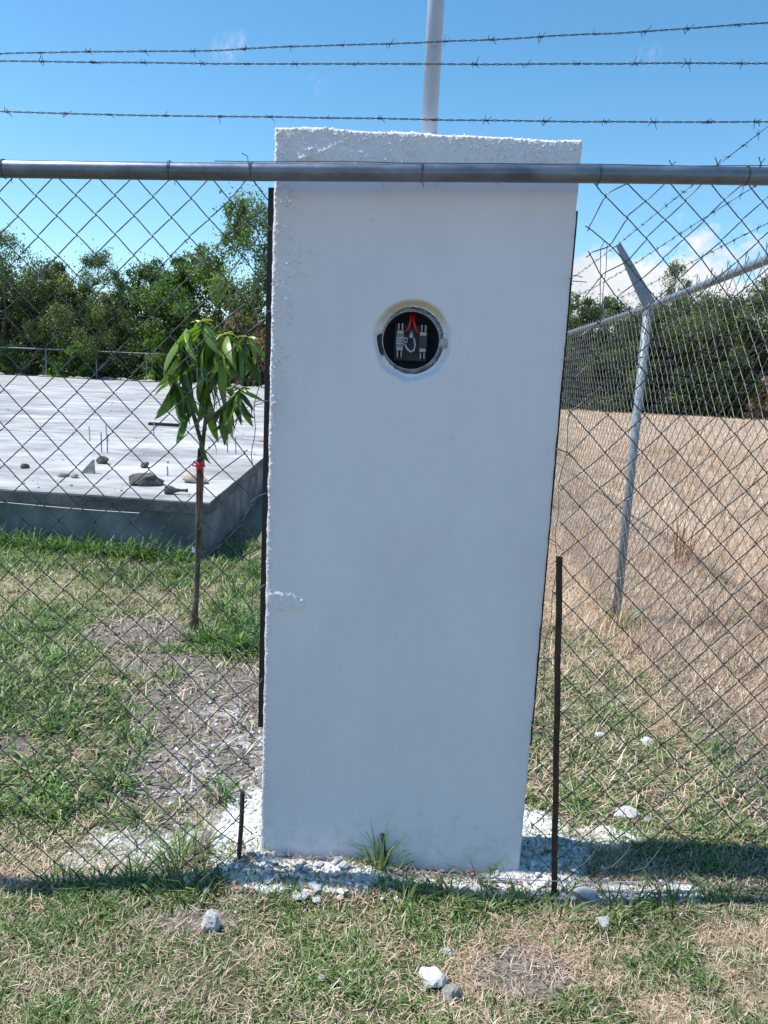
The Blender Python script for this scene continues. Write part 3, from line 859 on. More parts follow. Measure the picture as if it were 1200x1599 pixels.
a = MB(); a.lathe([(0.0835, 0.010), (0.083, -0.003), (0.084, -0.0055), (0.0855, -0.0055), (0.0868, -0.002), (0.0868, 0.006)], 64, 'Y'); ring = a.build('ring', M['ring'], sock, True)
a = MB(); a.lathe([(0.0868, 0.002), (0.091, 0.0035), (0.0955, 0.007), (0.099, 0.016)], 64, 'Y'); a.build('flange', simple('socket_flange', (0.10, 0.115, 0.14), (0.34, 0.36, 0.40), 55, 0.8, bump=0.6, bump_scale=90), sock, True)
for sgn, zz in ((1, -0.002), (-1, -0.012)):
    a = MB()
    if sgn > 0: a.box(0.086, 0.108, -0.006, 0.004, zz - 0.014, zz + 0.012, 0.003)
    else: a.add([(-0.086, -0.004, 0.018), (-0.100, -0.004, 0.010), (-0.113, -0.004, -0.006), (-0.110, -0.004, -0.028), (-0.096, -0.004, -0.034), (-0.080, -0.004, -0.050), (-0.086, 0.01, 0.018), (-0.100, 0.01, 0.010), (-0.110, 0.01, -0.004), (-0.106, 0.01, -0.022), (-0.094, 0.01, -0.026), (-0.084, 0.01, -0.030)], [(0, 1, 2, 3, 4, 5)] + [(q, q + 6, (q + 1) % 6 + 6, (q + 1) % 6) for q in range(6)])
    a.build('lug_and_painted_gap', M['black'] if sgn < 0 else M['mortar'], ring)  # right: a lug; left: black shape painted in for the dark gap
a = MB(); a.box(-0.052, 0.052, 0.06, 0.079, -0.06, 0.05, 0.003); a.build('back_plate', M['enamel'], sock)
for bx, bz in ((-0.033, -0.002), (0.036, -0.004)):
    blk = MB(); blk.box(bx - 0.012, bx + 0.012, 0.035, 0.06, bz - 0.018, bz + 0.022, 0.002)
    b_o = blk.build('terminal_block', M['blue_block'] if bx < 0 else M['enamel'], sock)
    if bx < 0:
        for q in range(3):
            s_ = MB(); s_.box(bx - 0.011, bx + 0.011, 0.033, 0.035, bz - 0.008 + q * 0.008, bz - 0.004 + q * 0.008); s_.build('band', M['brass'], b_o)
    for up in (1, -1):
        cz = bz + (0.026 if up > 0 else -0.022)
        j = MB(); j.box(bx - 0.010, bx + 0.010, 0.028, 0.052, cz - 0.006, cz + 0.006, 0.0015); jo = j.build('jaw_base', M['brass'], sock)
        sc_ = MB(); sc_.lathe([(0.0005, 0.024), (0.0045, 0.0245), (0.005, 0.028)], 12, 'Y', (bx, 0, cz)); sc_.build('screw', M['ring'], jo)
        for sx_ in (-1, 1):
            pr = MB(); z0, z1 = (cz + 0.007, cz + 0.026) if up > 0 else (cz - 0.026, cz - 0.007)
            pr.box(bx + sx_ * 0.0055 - 0.002, bx + sx_ * 0.0055 + 0.002, 0.022, 0.05, z0, z1, 0.001); pr.build('jaw_prong', M['brass'], jo)
a = MB(); a.tube([(-0.003, 0.045, 0.082), (-0.004, 0.040, 0.06), (-0.010, 0.038, 0.035), (-0.020, 0.040, 0.026)], 0.0042, 8); a.build('red_wire', M['red_wire'], sock, True)
a = MB(); a.tube([(0.005, 0.045, 0.082), (0.006, 0.040, 0.055), (0.014, 0.038, 0.034), (0.025, 0.040, 0.022)], 0.0042, 8); a.build('red_wire', M['red_wire'], sock, True)
a = MB(); a.tube([(0.002, 0.046, 0.034), (0.001, 0.040, 0.022), (0.0, 0.036, 0.008)], [0.002, 0.006, 0.0075], 8); a.build('cable_end', M['ring'], sock, True)
a = MB(); a.tube([(-0.018, 0.032, -0.008), (-0.012, 0.028, -0.022), (0.000, 0.026, -0.032), (0.010, 0.026, -0.028), (0.013, 0.028, -0.012), (0.010, 0.034, 0.004), (0.006, 0.042, 0.012)], 0.0032, 8); a.build('neutral_loop', M['grey_wire'], sock, True)
a = MB(); a.box(-0.022, -0.010, 0.026, 0.05, -0.006, 0.010, 0.002); n_o = a.build('neutral_clamp', M['brass'], sock)
a = MB(); a.lathe([(0.0005, 0.022), (0.004, 0.0225), (0.0045, 0.026)], 10, 'Y', (-0.016, 0, 0.002)); a.build('screw', M['enamel'], n_o)

m = MB(); m.tube([(0, 0.02, 0.0), (0, -0.006, 0.002), (0.004, -0.016, -0.012), (0.010, -0.018, -0.045), (0.020, -0.02, -0.085), (0.022, -0.02, -0.13)], [0.007, 0.007, 0.006, 0.0045, 0.004, 0.004], 8)
o = m.build('ground_cable', M['black'], smooth=True); o.location = (0.045, 2.312, 0.10)
tag(o, 'short dark cable bending out of the pillar foot into the grass tuft', 'cable')

# ------------------------------------------------------------------ conduit on top of the pillar
a = MB(); a.tube([(0, 0, -0.06), (0.0, 0, 0.5), (0.004, 0, 1.2), (0.006, 0, 1.9)], 0.0235, 24)
cond = empty('conduit_pipe', (0.078, 2.388, PZ1), 0, 'grey steel conduit pipe rising from the top of the white pillar', 'pipe')
a.build('pipe', M['conduit'], cond, True)
a = MB(); a.lathe([(0.026, 1.86), (0.05, 1.88), (0.055, 1.95), (0.035, 2.02), (0.001, 2.03)], 20); a.build('weather_cap', M['conduit'], cond, True)
a = MB(); a.lathe([(0.046, -0.012), (0.036, 0.004), (0.0265, 0.010), (0.024, 0.016)], 18); a.build('mortar_collar', M['chunk'], cond)


# ------------------------------------------------------------------ chain link
def link_mesh(mb, T, s0, s1, z0f, z1f, a, hh, r, sides=5, hook=True, warp=0.010, seed=5, keep=None, step=1):
    """woven zigzag wires; T(s, z, off) maps fence coordinates to the world"""
    k0, k1 = int(math.floor(s0 / a)), int(math.ceil(s1 / a))
    for k in range(k0, k1):
        zb, zt = z0f(k * a), z1f(k * a)
        nrow = int((zt - zb) / hh) + 1
        pts = []
        for j in range(nrow + 1):
            right = (j + k) % 2
            x = (k + right) * a
            z = zt - j * hh
            if z < zb - hh: break
            sgn = 1 if right else -1
            if hook:
                if j > 0:
                    pts.append((x - sgn * a * 0.14, z + hh * 0.14, (r * 1.3) * sgn))
                pts.append((x + sgn * r * 1.6, z, 0.0))
                if j < nrow:
                    pts.append((x - sgn * a * 0.14, z - hh * 0.14, -(r * 1.3) * sgn))
            else: pts.append((x + sgn * r, z, sgn * r))
        P = []
        X = np.array([p[0] for p in pts]); Zp = np.array([p[1] for p in pts])
        wx = (fbm(X * 2.6, Zp * 2.6, seed, 2) - 0.5) * 2 * warp; wz = (fbm(X * 2.6 + 9, Zp * 2.6, seed + 1, 2) - 0.5) * 2 * warp; wo = (fbm(X * 1.5, Zp * 1.5, seed + 2, 2) - 0.5) * 2 * warp * 2.5
        seg = []
        for i, p in enumerate(pts):
            q = (p[0] + wx[i], p[1] + wz[i], p[2] + wo[i])
            if keep is not None and not keep(q[0], q[1]):
                if len(seg) > 1: mb.tube(seg, r, sides, False)
                seg = []
                continue
            seg.append(T(*q))
        if len(seg) > 1: mb.tube(seg, r, sides, False)


def rail_z(x): return 2.132 + 0.0355 * (x + 0.044)
def wire_z(x): return float(np.interp(x, [-2.2, -1.17, 0.055, 1.28, 2.2], [-0.07, -0.050, 0.028, 0.046, 0.05]))


fence = empty('street_fence', (0, FY, 0), 0, 'chain link fence with a galvanised top rail crossing in front of the white pillar', 'fence')
mb = MB()
mb.tube([(x, 0, rail_z(x) + 0.0015 * math.sin(x * 3)) for x in np.linspace(-1.72, 1.47, 24)], 0.0228, 24)
rail = mb.build('top_rail', M['rail'], fence, True)
A_, HH = 0.0527, 0.0535


def T1(s, z, off): return (s, 0.028 + off, z)


def pinch(fn, edge_x, sgn):
    return fn


def right_warp(s, z, off):
    # the cut edge by the pillar is pulled about
    t = math.exp(-max(s - 0.50, 0) / 0.16) * (1 if z > 1.75 else 0.35)
    return (s + 0.018 * t * math.sin(z * 23), 0.028 + off, z + 0.022 * t * math.sin(z * 31 + s * 20))


def left_warp(s, z, off):
    t = math.exp(-max(-0.375 - s, 0) / 0.10)
    return (s + 0.014 * t * math.sin(z * 19), 0.028 + off, z + 0.016 * t * math.sin(z * 27))


mb = MB()
link_mesh(mb, left_warp, -1.72, -0.33, lambda x: wire_z(x) + 0.0, lambda x: rail_z(x) - 0.004, A_, HH, 0.00175, seed=5, keep=lambda s, z: s < -0.372)
mb.build('wire_mesh', M['galv'], fence, True)['label'] = 'chain link mesh left of the pillar'
mb = MB()
link_mesh(mb, right_warp, 0.42, 1.50, lambda x: wire_z(x) + 0.02, lambda x: rail_z(x) - 0.002, A_, HH, 0.00175, seed=15, keep=lambda s, z: s > 0.497 + 0.006 * math.sin(z * 40))
mb.build('wire_mesh', M['galv'], fence, True)['label'] = 'chain link mesh right of the pillar with a ragged cut edge'
# lacing wires down both cut edges
mb = MB()
mb.tube([(-0.384 + 0.006 * math.sin(z * 17) + 0.006 * math.sin(z * 41), 0.03 + 0.004 * math.sin(z * 30), z) for z in np.arange(0.75, 2.05, 0.025)], 0.0013, 5)
mb.build('lacing_wire', M['galv'], fence)
mb = MB()
mb.tube([(0.515 + 0.006 * math.sin(z * 13 + 1) + 0.004 * math.sin(z * 37), 0.03, z) for z in np.arange(0.35, 1.60, 0.025)], 0.0011, 5)
mb.build('lacing_wire', M['galv'], fence)
mb = MB()
mb.tube([(0.585 + 0.0015 * math.sin(z * 60), 0.034, z) for z in np.arange(1.72, 1.99, 0.02)], 0.0011, 5)
mb.tube([(0.575, 0.034, 1.99), (0.566, 0.036, 1.97), (0.588, 0.033, 1.72)], 0.0011, 5)
mb.build('loose_end', M['galv'], fence)
mb = MB()
mb.tube([(x, 0.012 + 0.003 * math.sin(x * 7), wire_z(x) + 0.003 * math.sin(x * 9)) for x in np.linspace(-1.72, 1.48, 60)], 0.0013, 5)
mb.build('bottom_wire', M['conduit'], fence)
for (x, dx, hz) in ((0.66, 0.075, 0.11), (0.76, 0.07, 0.10), (0.86, 0.08, 0.13)):
    mb = MB(); zb = wire_z(x) + 0.02
    mb.tube([(x - 0.02, 0.03, zb + 0.005), (x + dx * 0.4, 0.034, zb + 0.02), (x + dx * 0.8, 0.03, zb + hz * 0.6), (x + dx * 1.1, 0.028, zb + hz)], 0.0016, 5)
    mb.build('loose_end', M['galv_far'], fence)
# wire lying along the rail
mb = MB()
mb.tube([(x, -0.007 + 0.003 * math.sin(x * 11), rail_z(x) + 0.0234 + 0.0015 * abs(math.sin(x * 8))) for x in np.linspace(-0.5, 1.46, 50)], 0.0013, 5)
mb.build('rail_wire', M['barb'], fence)


def tie(x, tails=0.02, turns=1.5):
    zc = rail_z(x)
    m = MB(); P = []
    for q in np.linspace(0, 2 * math.pi * turns, int(18 * turns)):
        P.append((x + 0.004 * q / 6.28 - 0.004, -0.0245 * math.cos(q), zc + 0.0245 * math.sin(q)))
    P.append((x + 0.006, 0.026, zc - 0.030))
    m.tube(P, 0.0010, 5)
    if tails: m.tube([(x - 0.006, -0.02, zc + 0.012), (x - 0.010, -0.012, zc + 0.035), (x - 0.026, -0.010, zc + 0.043)], 0.0012, 5)
    m.build('tie_wire', M['barb'], fence)


for x, tl in ((-1.068, 0.02), (-0.40, 0.02), (-0.62, 0), (0.06, 0), (0.535, 0.0), (0.93, 0)):
    tie(x, tl)


def twist(x, s=1.0):
    m = MB(); zc = rail_z(x) + 0.02
    m.tube([(x, 0.026, zc - 0.02), (x + 0.001, 0.024, zc + 0.012 * s), (x - 0.010, 0.02, zc + 0.027 * s)], 0.0014, 5)
    m.tube([(x + 0.002, 0.029, zc - 0.02), (x, 0.03, zc + 0.012 * s), (x + 0.011, 0.03, zc + 0.026 * s)], 0.0014, 5)
    m.build('selvage_twist', M['galv'], fence)


for k, zz in enumerate((0.62, 0.93, 1.22, 1.50, 1.76, 1.99)):
    m = MB(); m.tube([(-0.392, 0.03, zz), (-0.372, 0.022, zz + 0.008), (-0.362, 0.12, zz + 0.004), (-0.380, 0.125, zz - 0.003), (-0.396, 0.034, zz - 0.012)], 0.0013, 5); m.build('tie_wire', M['galv_far'], fence)
    m = MB(); zz -= 0.1; m.tube([(0.522, 0.03, zz), (0.500, 0.04, zz + 0.006), (0.506, 0.15, zz + 0.004), (0.53, 0.10, zz - 0.003), (0.535, 0.034, zz - 0.012)], 0.0013, 5); m.build('tie_wire', M['galv'], fence)
for x, s in ((0.735, 0.9), (0.858, 1.2), (0.975, 1.3), (1.09, 1.1)): twist(x, s)
for x in (-1.70, 1.48):
    m = MB(); zt = rail_z(x) + 0.02
    m.tube([(x, 0, -0.3), (x, 0, 1.0), (x, 0, zt)], 0.036, 16); p_o = m.build('post', M['post'], fence, True)
    m = MB(); m.lathe([(0.038, zt - 0.02), (0.038, zt + 0.01), (0.02, zt + 0.03), (0.001, zt + 0.033)], 16, at=(x, 0, 0)); m.build('cap', M['post'], p_o, True)
    m = MB()
    m.add([(x - 0.03, -0.004, zt), (x + 0.03, -0.004, zt), (x + 0.03, 0.010, zt), (x - 0.03, 0.010, zt), (x - 0.012, 0.14, zt + 0.44), (x + 0.012, 0.14, zt + 0.44), (x + 0.012, 0.15, zt + 0.44), (x - 0.012, 0.15, zt + 0.44)], [(3, 2, 1, 0), (0, 1, 5, 4), (1, 2, 6, 5), (2, 3, 7, 6), (3, 0, 4, 7), (4, 5, 6, 7)])
    m.build('wire_arm', M['post'], p_o)


# ------------------------------------------------------------------ barbed wire
def barb_mesh(seed):
    rr = random.Random(seed); m = MB()
    L = 0.0105
    for q in range(2):
        P = [(-0.006 + 0.012 * t / 9 + q * 0.004, 0.0032 * math.cos(t * 1.5 + q * 3.1), 0.0032 * math.sin(t * 1.5 + q * 3.1)) for t in range(10)]
        m.tube(P, 0.0010, 5)
    for s, x in ((1, -0.006), (-1, -0.003), (1, 0.005), (-1, 0.008)):
        ln = rr.uniform(0.010, 0.021); tx = rr.uniform(-0.7, 0.7); ty = rr.uniform(-0.6, 0.6)
        m.tube([(x, 0, 0.002 * s), (x + tx * ln * 0.5, ty * ln * 0.5, s * ln * 0.55), (x + tx * ln, ty * ln, s * ln)], [0.0010, 0.0010, 0.0006], 5)
    return m.mesh('barb')


BARBS = [barb_mesh(k) for k in range(7)]
for me in BARBS: me.materials.append(M['barb'])


def strand_pts(path, twist_pitch, rad, ph, step):
    P = [Vector(p) for p in path]
    out = []; s = 0.0
    for i in range(len(P) - 1):
        d = P[i + 1] - P[i]; n = max(1, int(d.length / step)); t = d.normalized()
        a = t.cross(Vector((0, 0, 1))).normalized(); b = t.cross(a)
        for k in range(n):
            q = s / twist_pitch * 2 * math.pi + ph
            out.append(P[i] + d * (k / n) + a * (rad * math.cos(q)) + b * (rad * math.sin(q)))
            s += d.length / n
    return out


def barbed(name, path, gap, label, group, sep_barbs=True, seed=0, r=0.0011, step=0.007):
    rr = random.Random(seed)
    root = empty(name, path[0], 0, label, 'barbed wire', group)
    off = Vector(path[0])
    m = MB()
    for ph in (0, math.pi): m.tube([p - off for p in strand_pts(path, 0.062, 0.0016, ph, step)], r, 5, False)
    m.build('strands', M['barb'], root, True)
    P = [Vector(p) for p in path]
    acc, nxt = 0.0, rr.uniform(0.02, gap)
    merged = MB()
    for i in range(len(P) - 1):
        d = P[i + 1] - P[i]
        while nxt < acc + d.length:
            q = P[i] + d * ((nxt - acc) / d.length) - off
            rot = Matrix.Rotation(math.atan2(d.y, d.x), 4, 'Z') @ Matrix.Rotation(rr.uniform(0, 6.28), 4, 'X')
            me = BARBS[rr.randrange(7)]
            if sep_barbs:
                o = obj('barb', me, None, root); o.matrix_local = Matrix.Translation(q) @ rot @ Matrix.Scale(rr.uniform(0.7, 1.05), 4)
            else:
                mt = Matrix.Translation(q) @ rot
                merged.add([(mt @ v.co)[:] for v in me.vertices], [tuple(f.vertices) for f in me.polygons])
            nxt += gap * rr.uniform(0.85, 1.18)
        acc += d.length
    if merged.v: merged.build('barbs', M['barb'], root)['kind'] = 'stuff'


def wire_path(pts, Y, n=36, wob=0.003, seed=0):
    # pts: heights read at the fence plane y = 2.2 carried to the wire's own plane
    k = Y / 2.2
    xs = np.array([p[0] * k for p in pts]); zs = np.array([1.6 + (p[1] - 1.6) * k for p in pts])
    c = np.polyfit(xs, zs, 2)
    X = np.linspace(-1.72, 1.5, n)
    Zz = np.polyval(c, X) + (fbm(X * 3.1, X * 0 + seed, 111, 3) - 0.5) * 2 * wob
    return [(float(x), Y + 0.002 * math.sin(7 * x), float(z)) for x, z in zip(X, Zz)]


barbed('barbed_wire', wire_path([(-1.07, 2.382), (-0.058, 2.451), (0.937, 2.543)], 2.34, seed=3, wob=0.006), 0.135, 'topmost barbed wire, rising towards the right above the pillar', 'barbed wires above the street fence', seed=1)
barbed('barbed_wire', wire_path([(-1.071, 2.363), (-0.056, 2.401), (0.95, 2.447)], 2.30, seed=5), 0.142, 'middle barbed wire, level and just under the topmost one', 'barbed wires above the street fence', seed=2)
barbed('barbed_wire', wire_path([(-1.076, 2.24), (-0.05, 2.266), (0.97, 2.304)], 2.25, seed=8), 0.138, 'lowest barbed wire, passing just above the top of the pillar', 'barbed wires above the street fence', seed=3)

# ------------------------------------------------------------------ loose steel bars at the fence foot
def bar(name, p0, p1, w, t, label):
    P0, P1 = Vector(p0), Vector(p1)
    m = MB(); d = P1 - P0
    x = Vector((1, 0, 0)); y = Vector((0, 1, 0))
    V, F = [], []
    n = 14
    for k in range(n + 1):
        c = P0 + d * (k / n) + x * (0.0012 * math.sin(k * 1.7)) - P0
        for sx, sy in ((-1, -1), (1, -1), (1, 1), (-1, 1)):
            V.append(c + x * (sx * w / 2) + y * (sy * t / 2))
    for k in range(n):
        for q in range(4): F.append((k * 4 + q, k * 4 + (q + 1) % 4, (k + 1) * 4 + (q + 1) % 4, (k + 1) * 4 + q))
    F += [(3, 2, 1, 0), (n * 4, n * 4 + 1, n * 4 + 2, n * 4 + 3)]
    m.add(V, F)
    m.box(-w / 2, w / 2, t / 2 - 0.001, t / 2 + w * 0.8, -0.02, 0.05)
    o = m.build(name, M['rust']); o.location = p0
    tag(o, label, 'steel bar')


bar('steel_bar', (0.606, 2.215, -0.06), (0.522, 2.205, 1.095), 0.018, 0.005, 'tall rusty steel bar standing just right of the pillar')
m = MB(); m.tube([(0, 0, -0.08), (-0.002, 0, 0.05), (0.004, 0, 0.16), (0.006, 0, 0.27)], 0.0075, 8)
o = m.build('steel_bar', M['rust']); o.location = (-0.414, 2.25, 0.0)
tag(o, 'short rusty rod sticking up just left of the pillar foot', 'steel bar')

# ------------------------------------------------------------------ side fence
f2 = empty('side_fence', (1.65, 5.158, 0), 0, 'chain link fence running away along the dry field on the right', 'fence')
Y_END = 46.2


def f2z(y): return float(np.interp(y, [2.2, 3.35, 5.158, 8.1, 46.2], [2.16, 2.143, 2.103, 2.10, 2.12]))
def f2p(y, z, off=0.0): return (float(fence2_x(y)) - 1.65 + off, y - 5.158, z)


m = MB(); m.tube([f2p(y, f2z(y)) for y in list(np.arange(2.24, 9, 0.3)) + list(np.arange(9, 46.3, 2.0))], 0.0205, 16); m.build('top_rail', M['post'], f2, True)
m = MB()
link_mesh(m, lambda s, z, off: f2p(s, z, -0.028 + off), 2.25, 11.0, lambda y: 0.02, lambda y: f2z(y) + 0.03, A_, HH, 0.0019, sides=4, seed=25, warp=0.008)
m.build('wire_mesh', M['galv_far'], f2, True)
m = MB()
link_mesh(m, lambda s, z, off: f2p(s, z, -0.028 + off), 11.0, Y_END, lambda y: 0.02, lambda y: f2z(y), A_ * 2, HH * 2, 0.0018, sides=3, seed=26, hook=False)
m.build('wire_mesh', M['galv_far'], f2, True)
post_y = [5.158 + 3.4 * k for k in range(0, 13)]
for k, y in enumerate(post_y):
    zt = f2z(y) - 0.024
    m = MB(); m.tube([f2p(y, -0.3), f2p(y, 1.0, 0.001), f2p(y, zt)], 0.0285, 18)
    p_o = m.build('post', M['post'], f2, True)
    m = MB(); c = f2p(y, 0)
    m.lathe([(0.030, zt - 0.03), (0.030, zt), (0.026, zt + 0.006), (0.012, zt + 0.012)], 18, at=(c[0], c[1], 0)); m.build('cap', M['post'], p_o, True)
    m = MB()
    b0, b1 = f2p(y, zt + 0.03, 0.01), f2p(y, zt + 0.405, -0.235)
    for (c_, wd) in ((b0, 0.040), (b1, 0.017)): pass
    d = Vector(b1) - Vector(b0); nrm = Vector((d.z, 0, -d.x)).normalized()
    V = []
    for t, wd in ((0, 0.040), (0.25, 0.036), (1, 0.016)):
        q = Vector(b0) + d * t
        for sy_, sn in ((-0.016, -1), (-0.016, 1), (0.010, 1), (0.010, -1)):
            V.append(q + nrm * (sn * wd) + Vector((0, sy_ * (1 if t < 0.9 else 0.5), 0)))
    F = [(3, 2, 1, 0), (8, 9, 10, 11)] + [(i * 4 + q, i * 4 + (q + 1) % 4, i * 4 + 4 + (q + 1) % 4, i * 4 + 4 + q) for i in range(2) for q in range(4)]
    m.add(V, F); m.build('wire_arm', M['post'], p_o)
    if k < 2:
        for zz in (0.30, 0.85, 1.35, 1.80):
            m = MB(); P = [(c[0] + 0.031 * math.cos(q), c[1] + 0.031 * math.sin(q), zz + 0.014 * math.cos(q)) for q in np.linspace(0, 6.28 * 1.2, 26)]
            m.tube(P, 0.0016, 5); m.build('tie_wire', M['conduit'], f2)
m = MB()
for k in range(9):
    y = 3.1 + 0.2108 * k
    c = f2p(y, f2z(y) + 0.02, -0.028)
    m = MB(); m.tube([(c[0], c[1], c[2] - 0.01), (c[0], c[1] + 0.002, c[2] + 0.015), (c[0], c[1] + 0.010, c[2] + 0.04)], 0.0016, 4); m.tube([(c[0], c[1] + 0.003, c[2] - 0.01), (c[0], c[1], c[2] + 0.015), (c[0], c[1] - 0.010, c[2] + 0.036)], 0.0016, 4)
    m.build('selvage_twist', M['galv_far'], f2)
for k, (dx, dz, lab) in enumerate(((-0.225, 0.385, 'outermost barbed wire on the arms of the side fence'), (-0.14, 0.25, 'middle barbed wire on the arms of the side fence'), (-0.055, 0.12, 'lowest barbed wire on the arms of the side fence'))):
    path = [(float(fence2_x(y)) + dx, y, f2z(y) + dz + 0.004 * math.sin(y * 1.7 + k)) for y in list(np.arange(2.2, 12.0, 0.2)) + list(np.arange(12, 46, 3.0))]
    barbed('barbed_wire', path, 0.14, lab, 'barbed wires on the side fence', False, 20 + k, step=0.03)

# ------------------------------------------------------------------ far fence behind the slab
far = empty('far_fence', (-12, 46.4, 0), 0, 'thin grey chain link fence far behind the slab under the trees', 'fence')
m = MB(); m.tube([(x, 0, 2.12 + 0.004 * x) for x in np.linspace(-24, 16.0, 12)], 0.03, 8); m.build('top_rail', M['post'], far, True)
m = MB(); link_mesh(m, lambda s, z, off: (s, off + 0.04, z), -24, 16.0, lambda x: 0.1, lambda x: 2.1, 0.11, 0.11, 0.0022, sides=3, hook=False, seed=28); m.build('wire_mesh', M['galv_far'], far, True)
for x in list(np.arange(-23.5, 16.1, 3.0)) + [-10.3 + 12 - 3.9]:
    m = MB(); m.tube([(x, 0, -0.3), (x, 0, 2.14 + 0.004 * x)], 0.04, 8); m.build('post', M['post'], far, True)


# ------------------------------------------------------------------ trees
def leaf_cloud(C, Rr, n, size, rng, squash=(1, 1, 1), droop=0.0, pal=None, shell=0.55, aspect=0.5):
    """n leaf faces spread over the outer part of many small clumps: C (k,3) centres, Rr (k,) radii"""
    k = rng.integers(0, len(C), n)
    d = rng.normal(0, 1, (n, 3)); d /= np.linalg.norm(d, axis=1)[:, None]
    rad = Rr[k] * (shell + (1 - shell) * rng.uniform(0, 1, n)) * rng.uniform(0.55, 1.08, n)
    p = C[k] + d * rad[:, None] * np.array(squash)
    nrm = d * 0.6 + rng.normal(0, 0.55, (n, 3)) + np.array([0, 0, 0.35])
    nrm /= np.linalg.norm(nrm, axis=1)[:, None]
    t = np.cross(nrm, rng.normal(0, 1, (n, 3))); t[:, 2] -= droop; t /= np.linalg.norm(t, axis=1)[:, None]
    b = np.cross(nrm, t); b /= np.maximum(np.linalg.norm(b, axis=1)[:, None], 1e-6)
    L = size * rng.uniform(0.6, 1.4, n); W = L * aspect
    V = np.stack([p - t * L[:, None] * 0.5, p + b * W[:, None] * 0.5, p + t * L[:, None] * 0.5, p - b * W[:, None] * 0.5], 1)
    # each clump has its own hue, each leaf varies a little
    ck = pal[rng.integers(0, len(pal), len(C))] * rng.uniform(0.8, 1.2, (len(C), 1))
    col = ck[k] * rng.uniform(0.75, 1.3, (n, 1))
    return V.reshape(-1, 3), np.repeat(col, 4, 0)


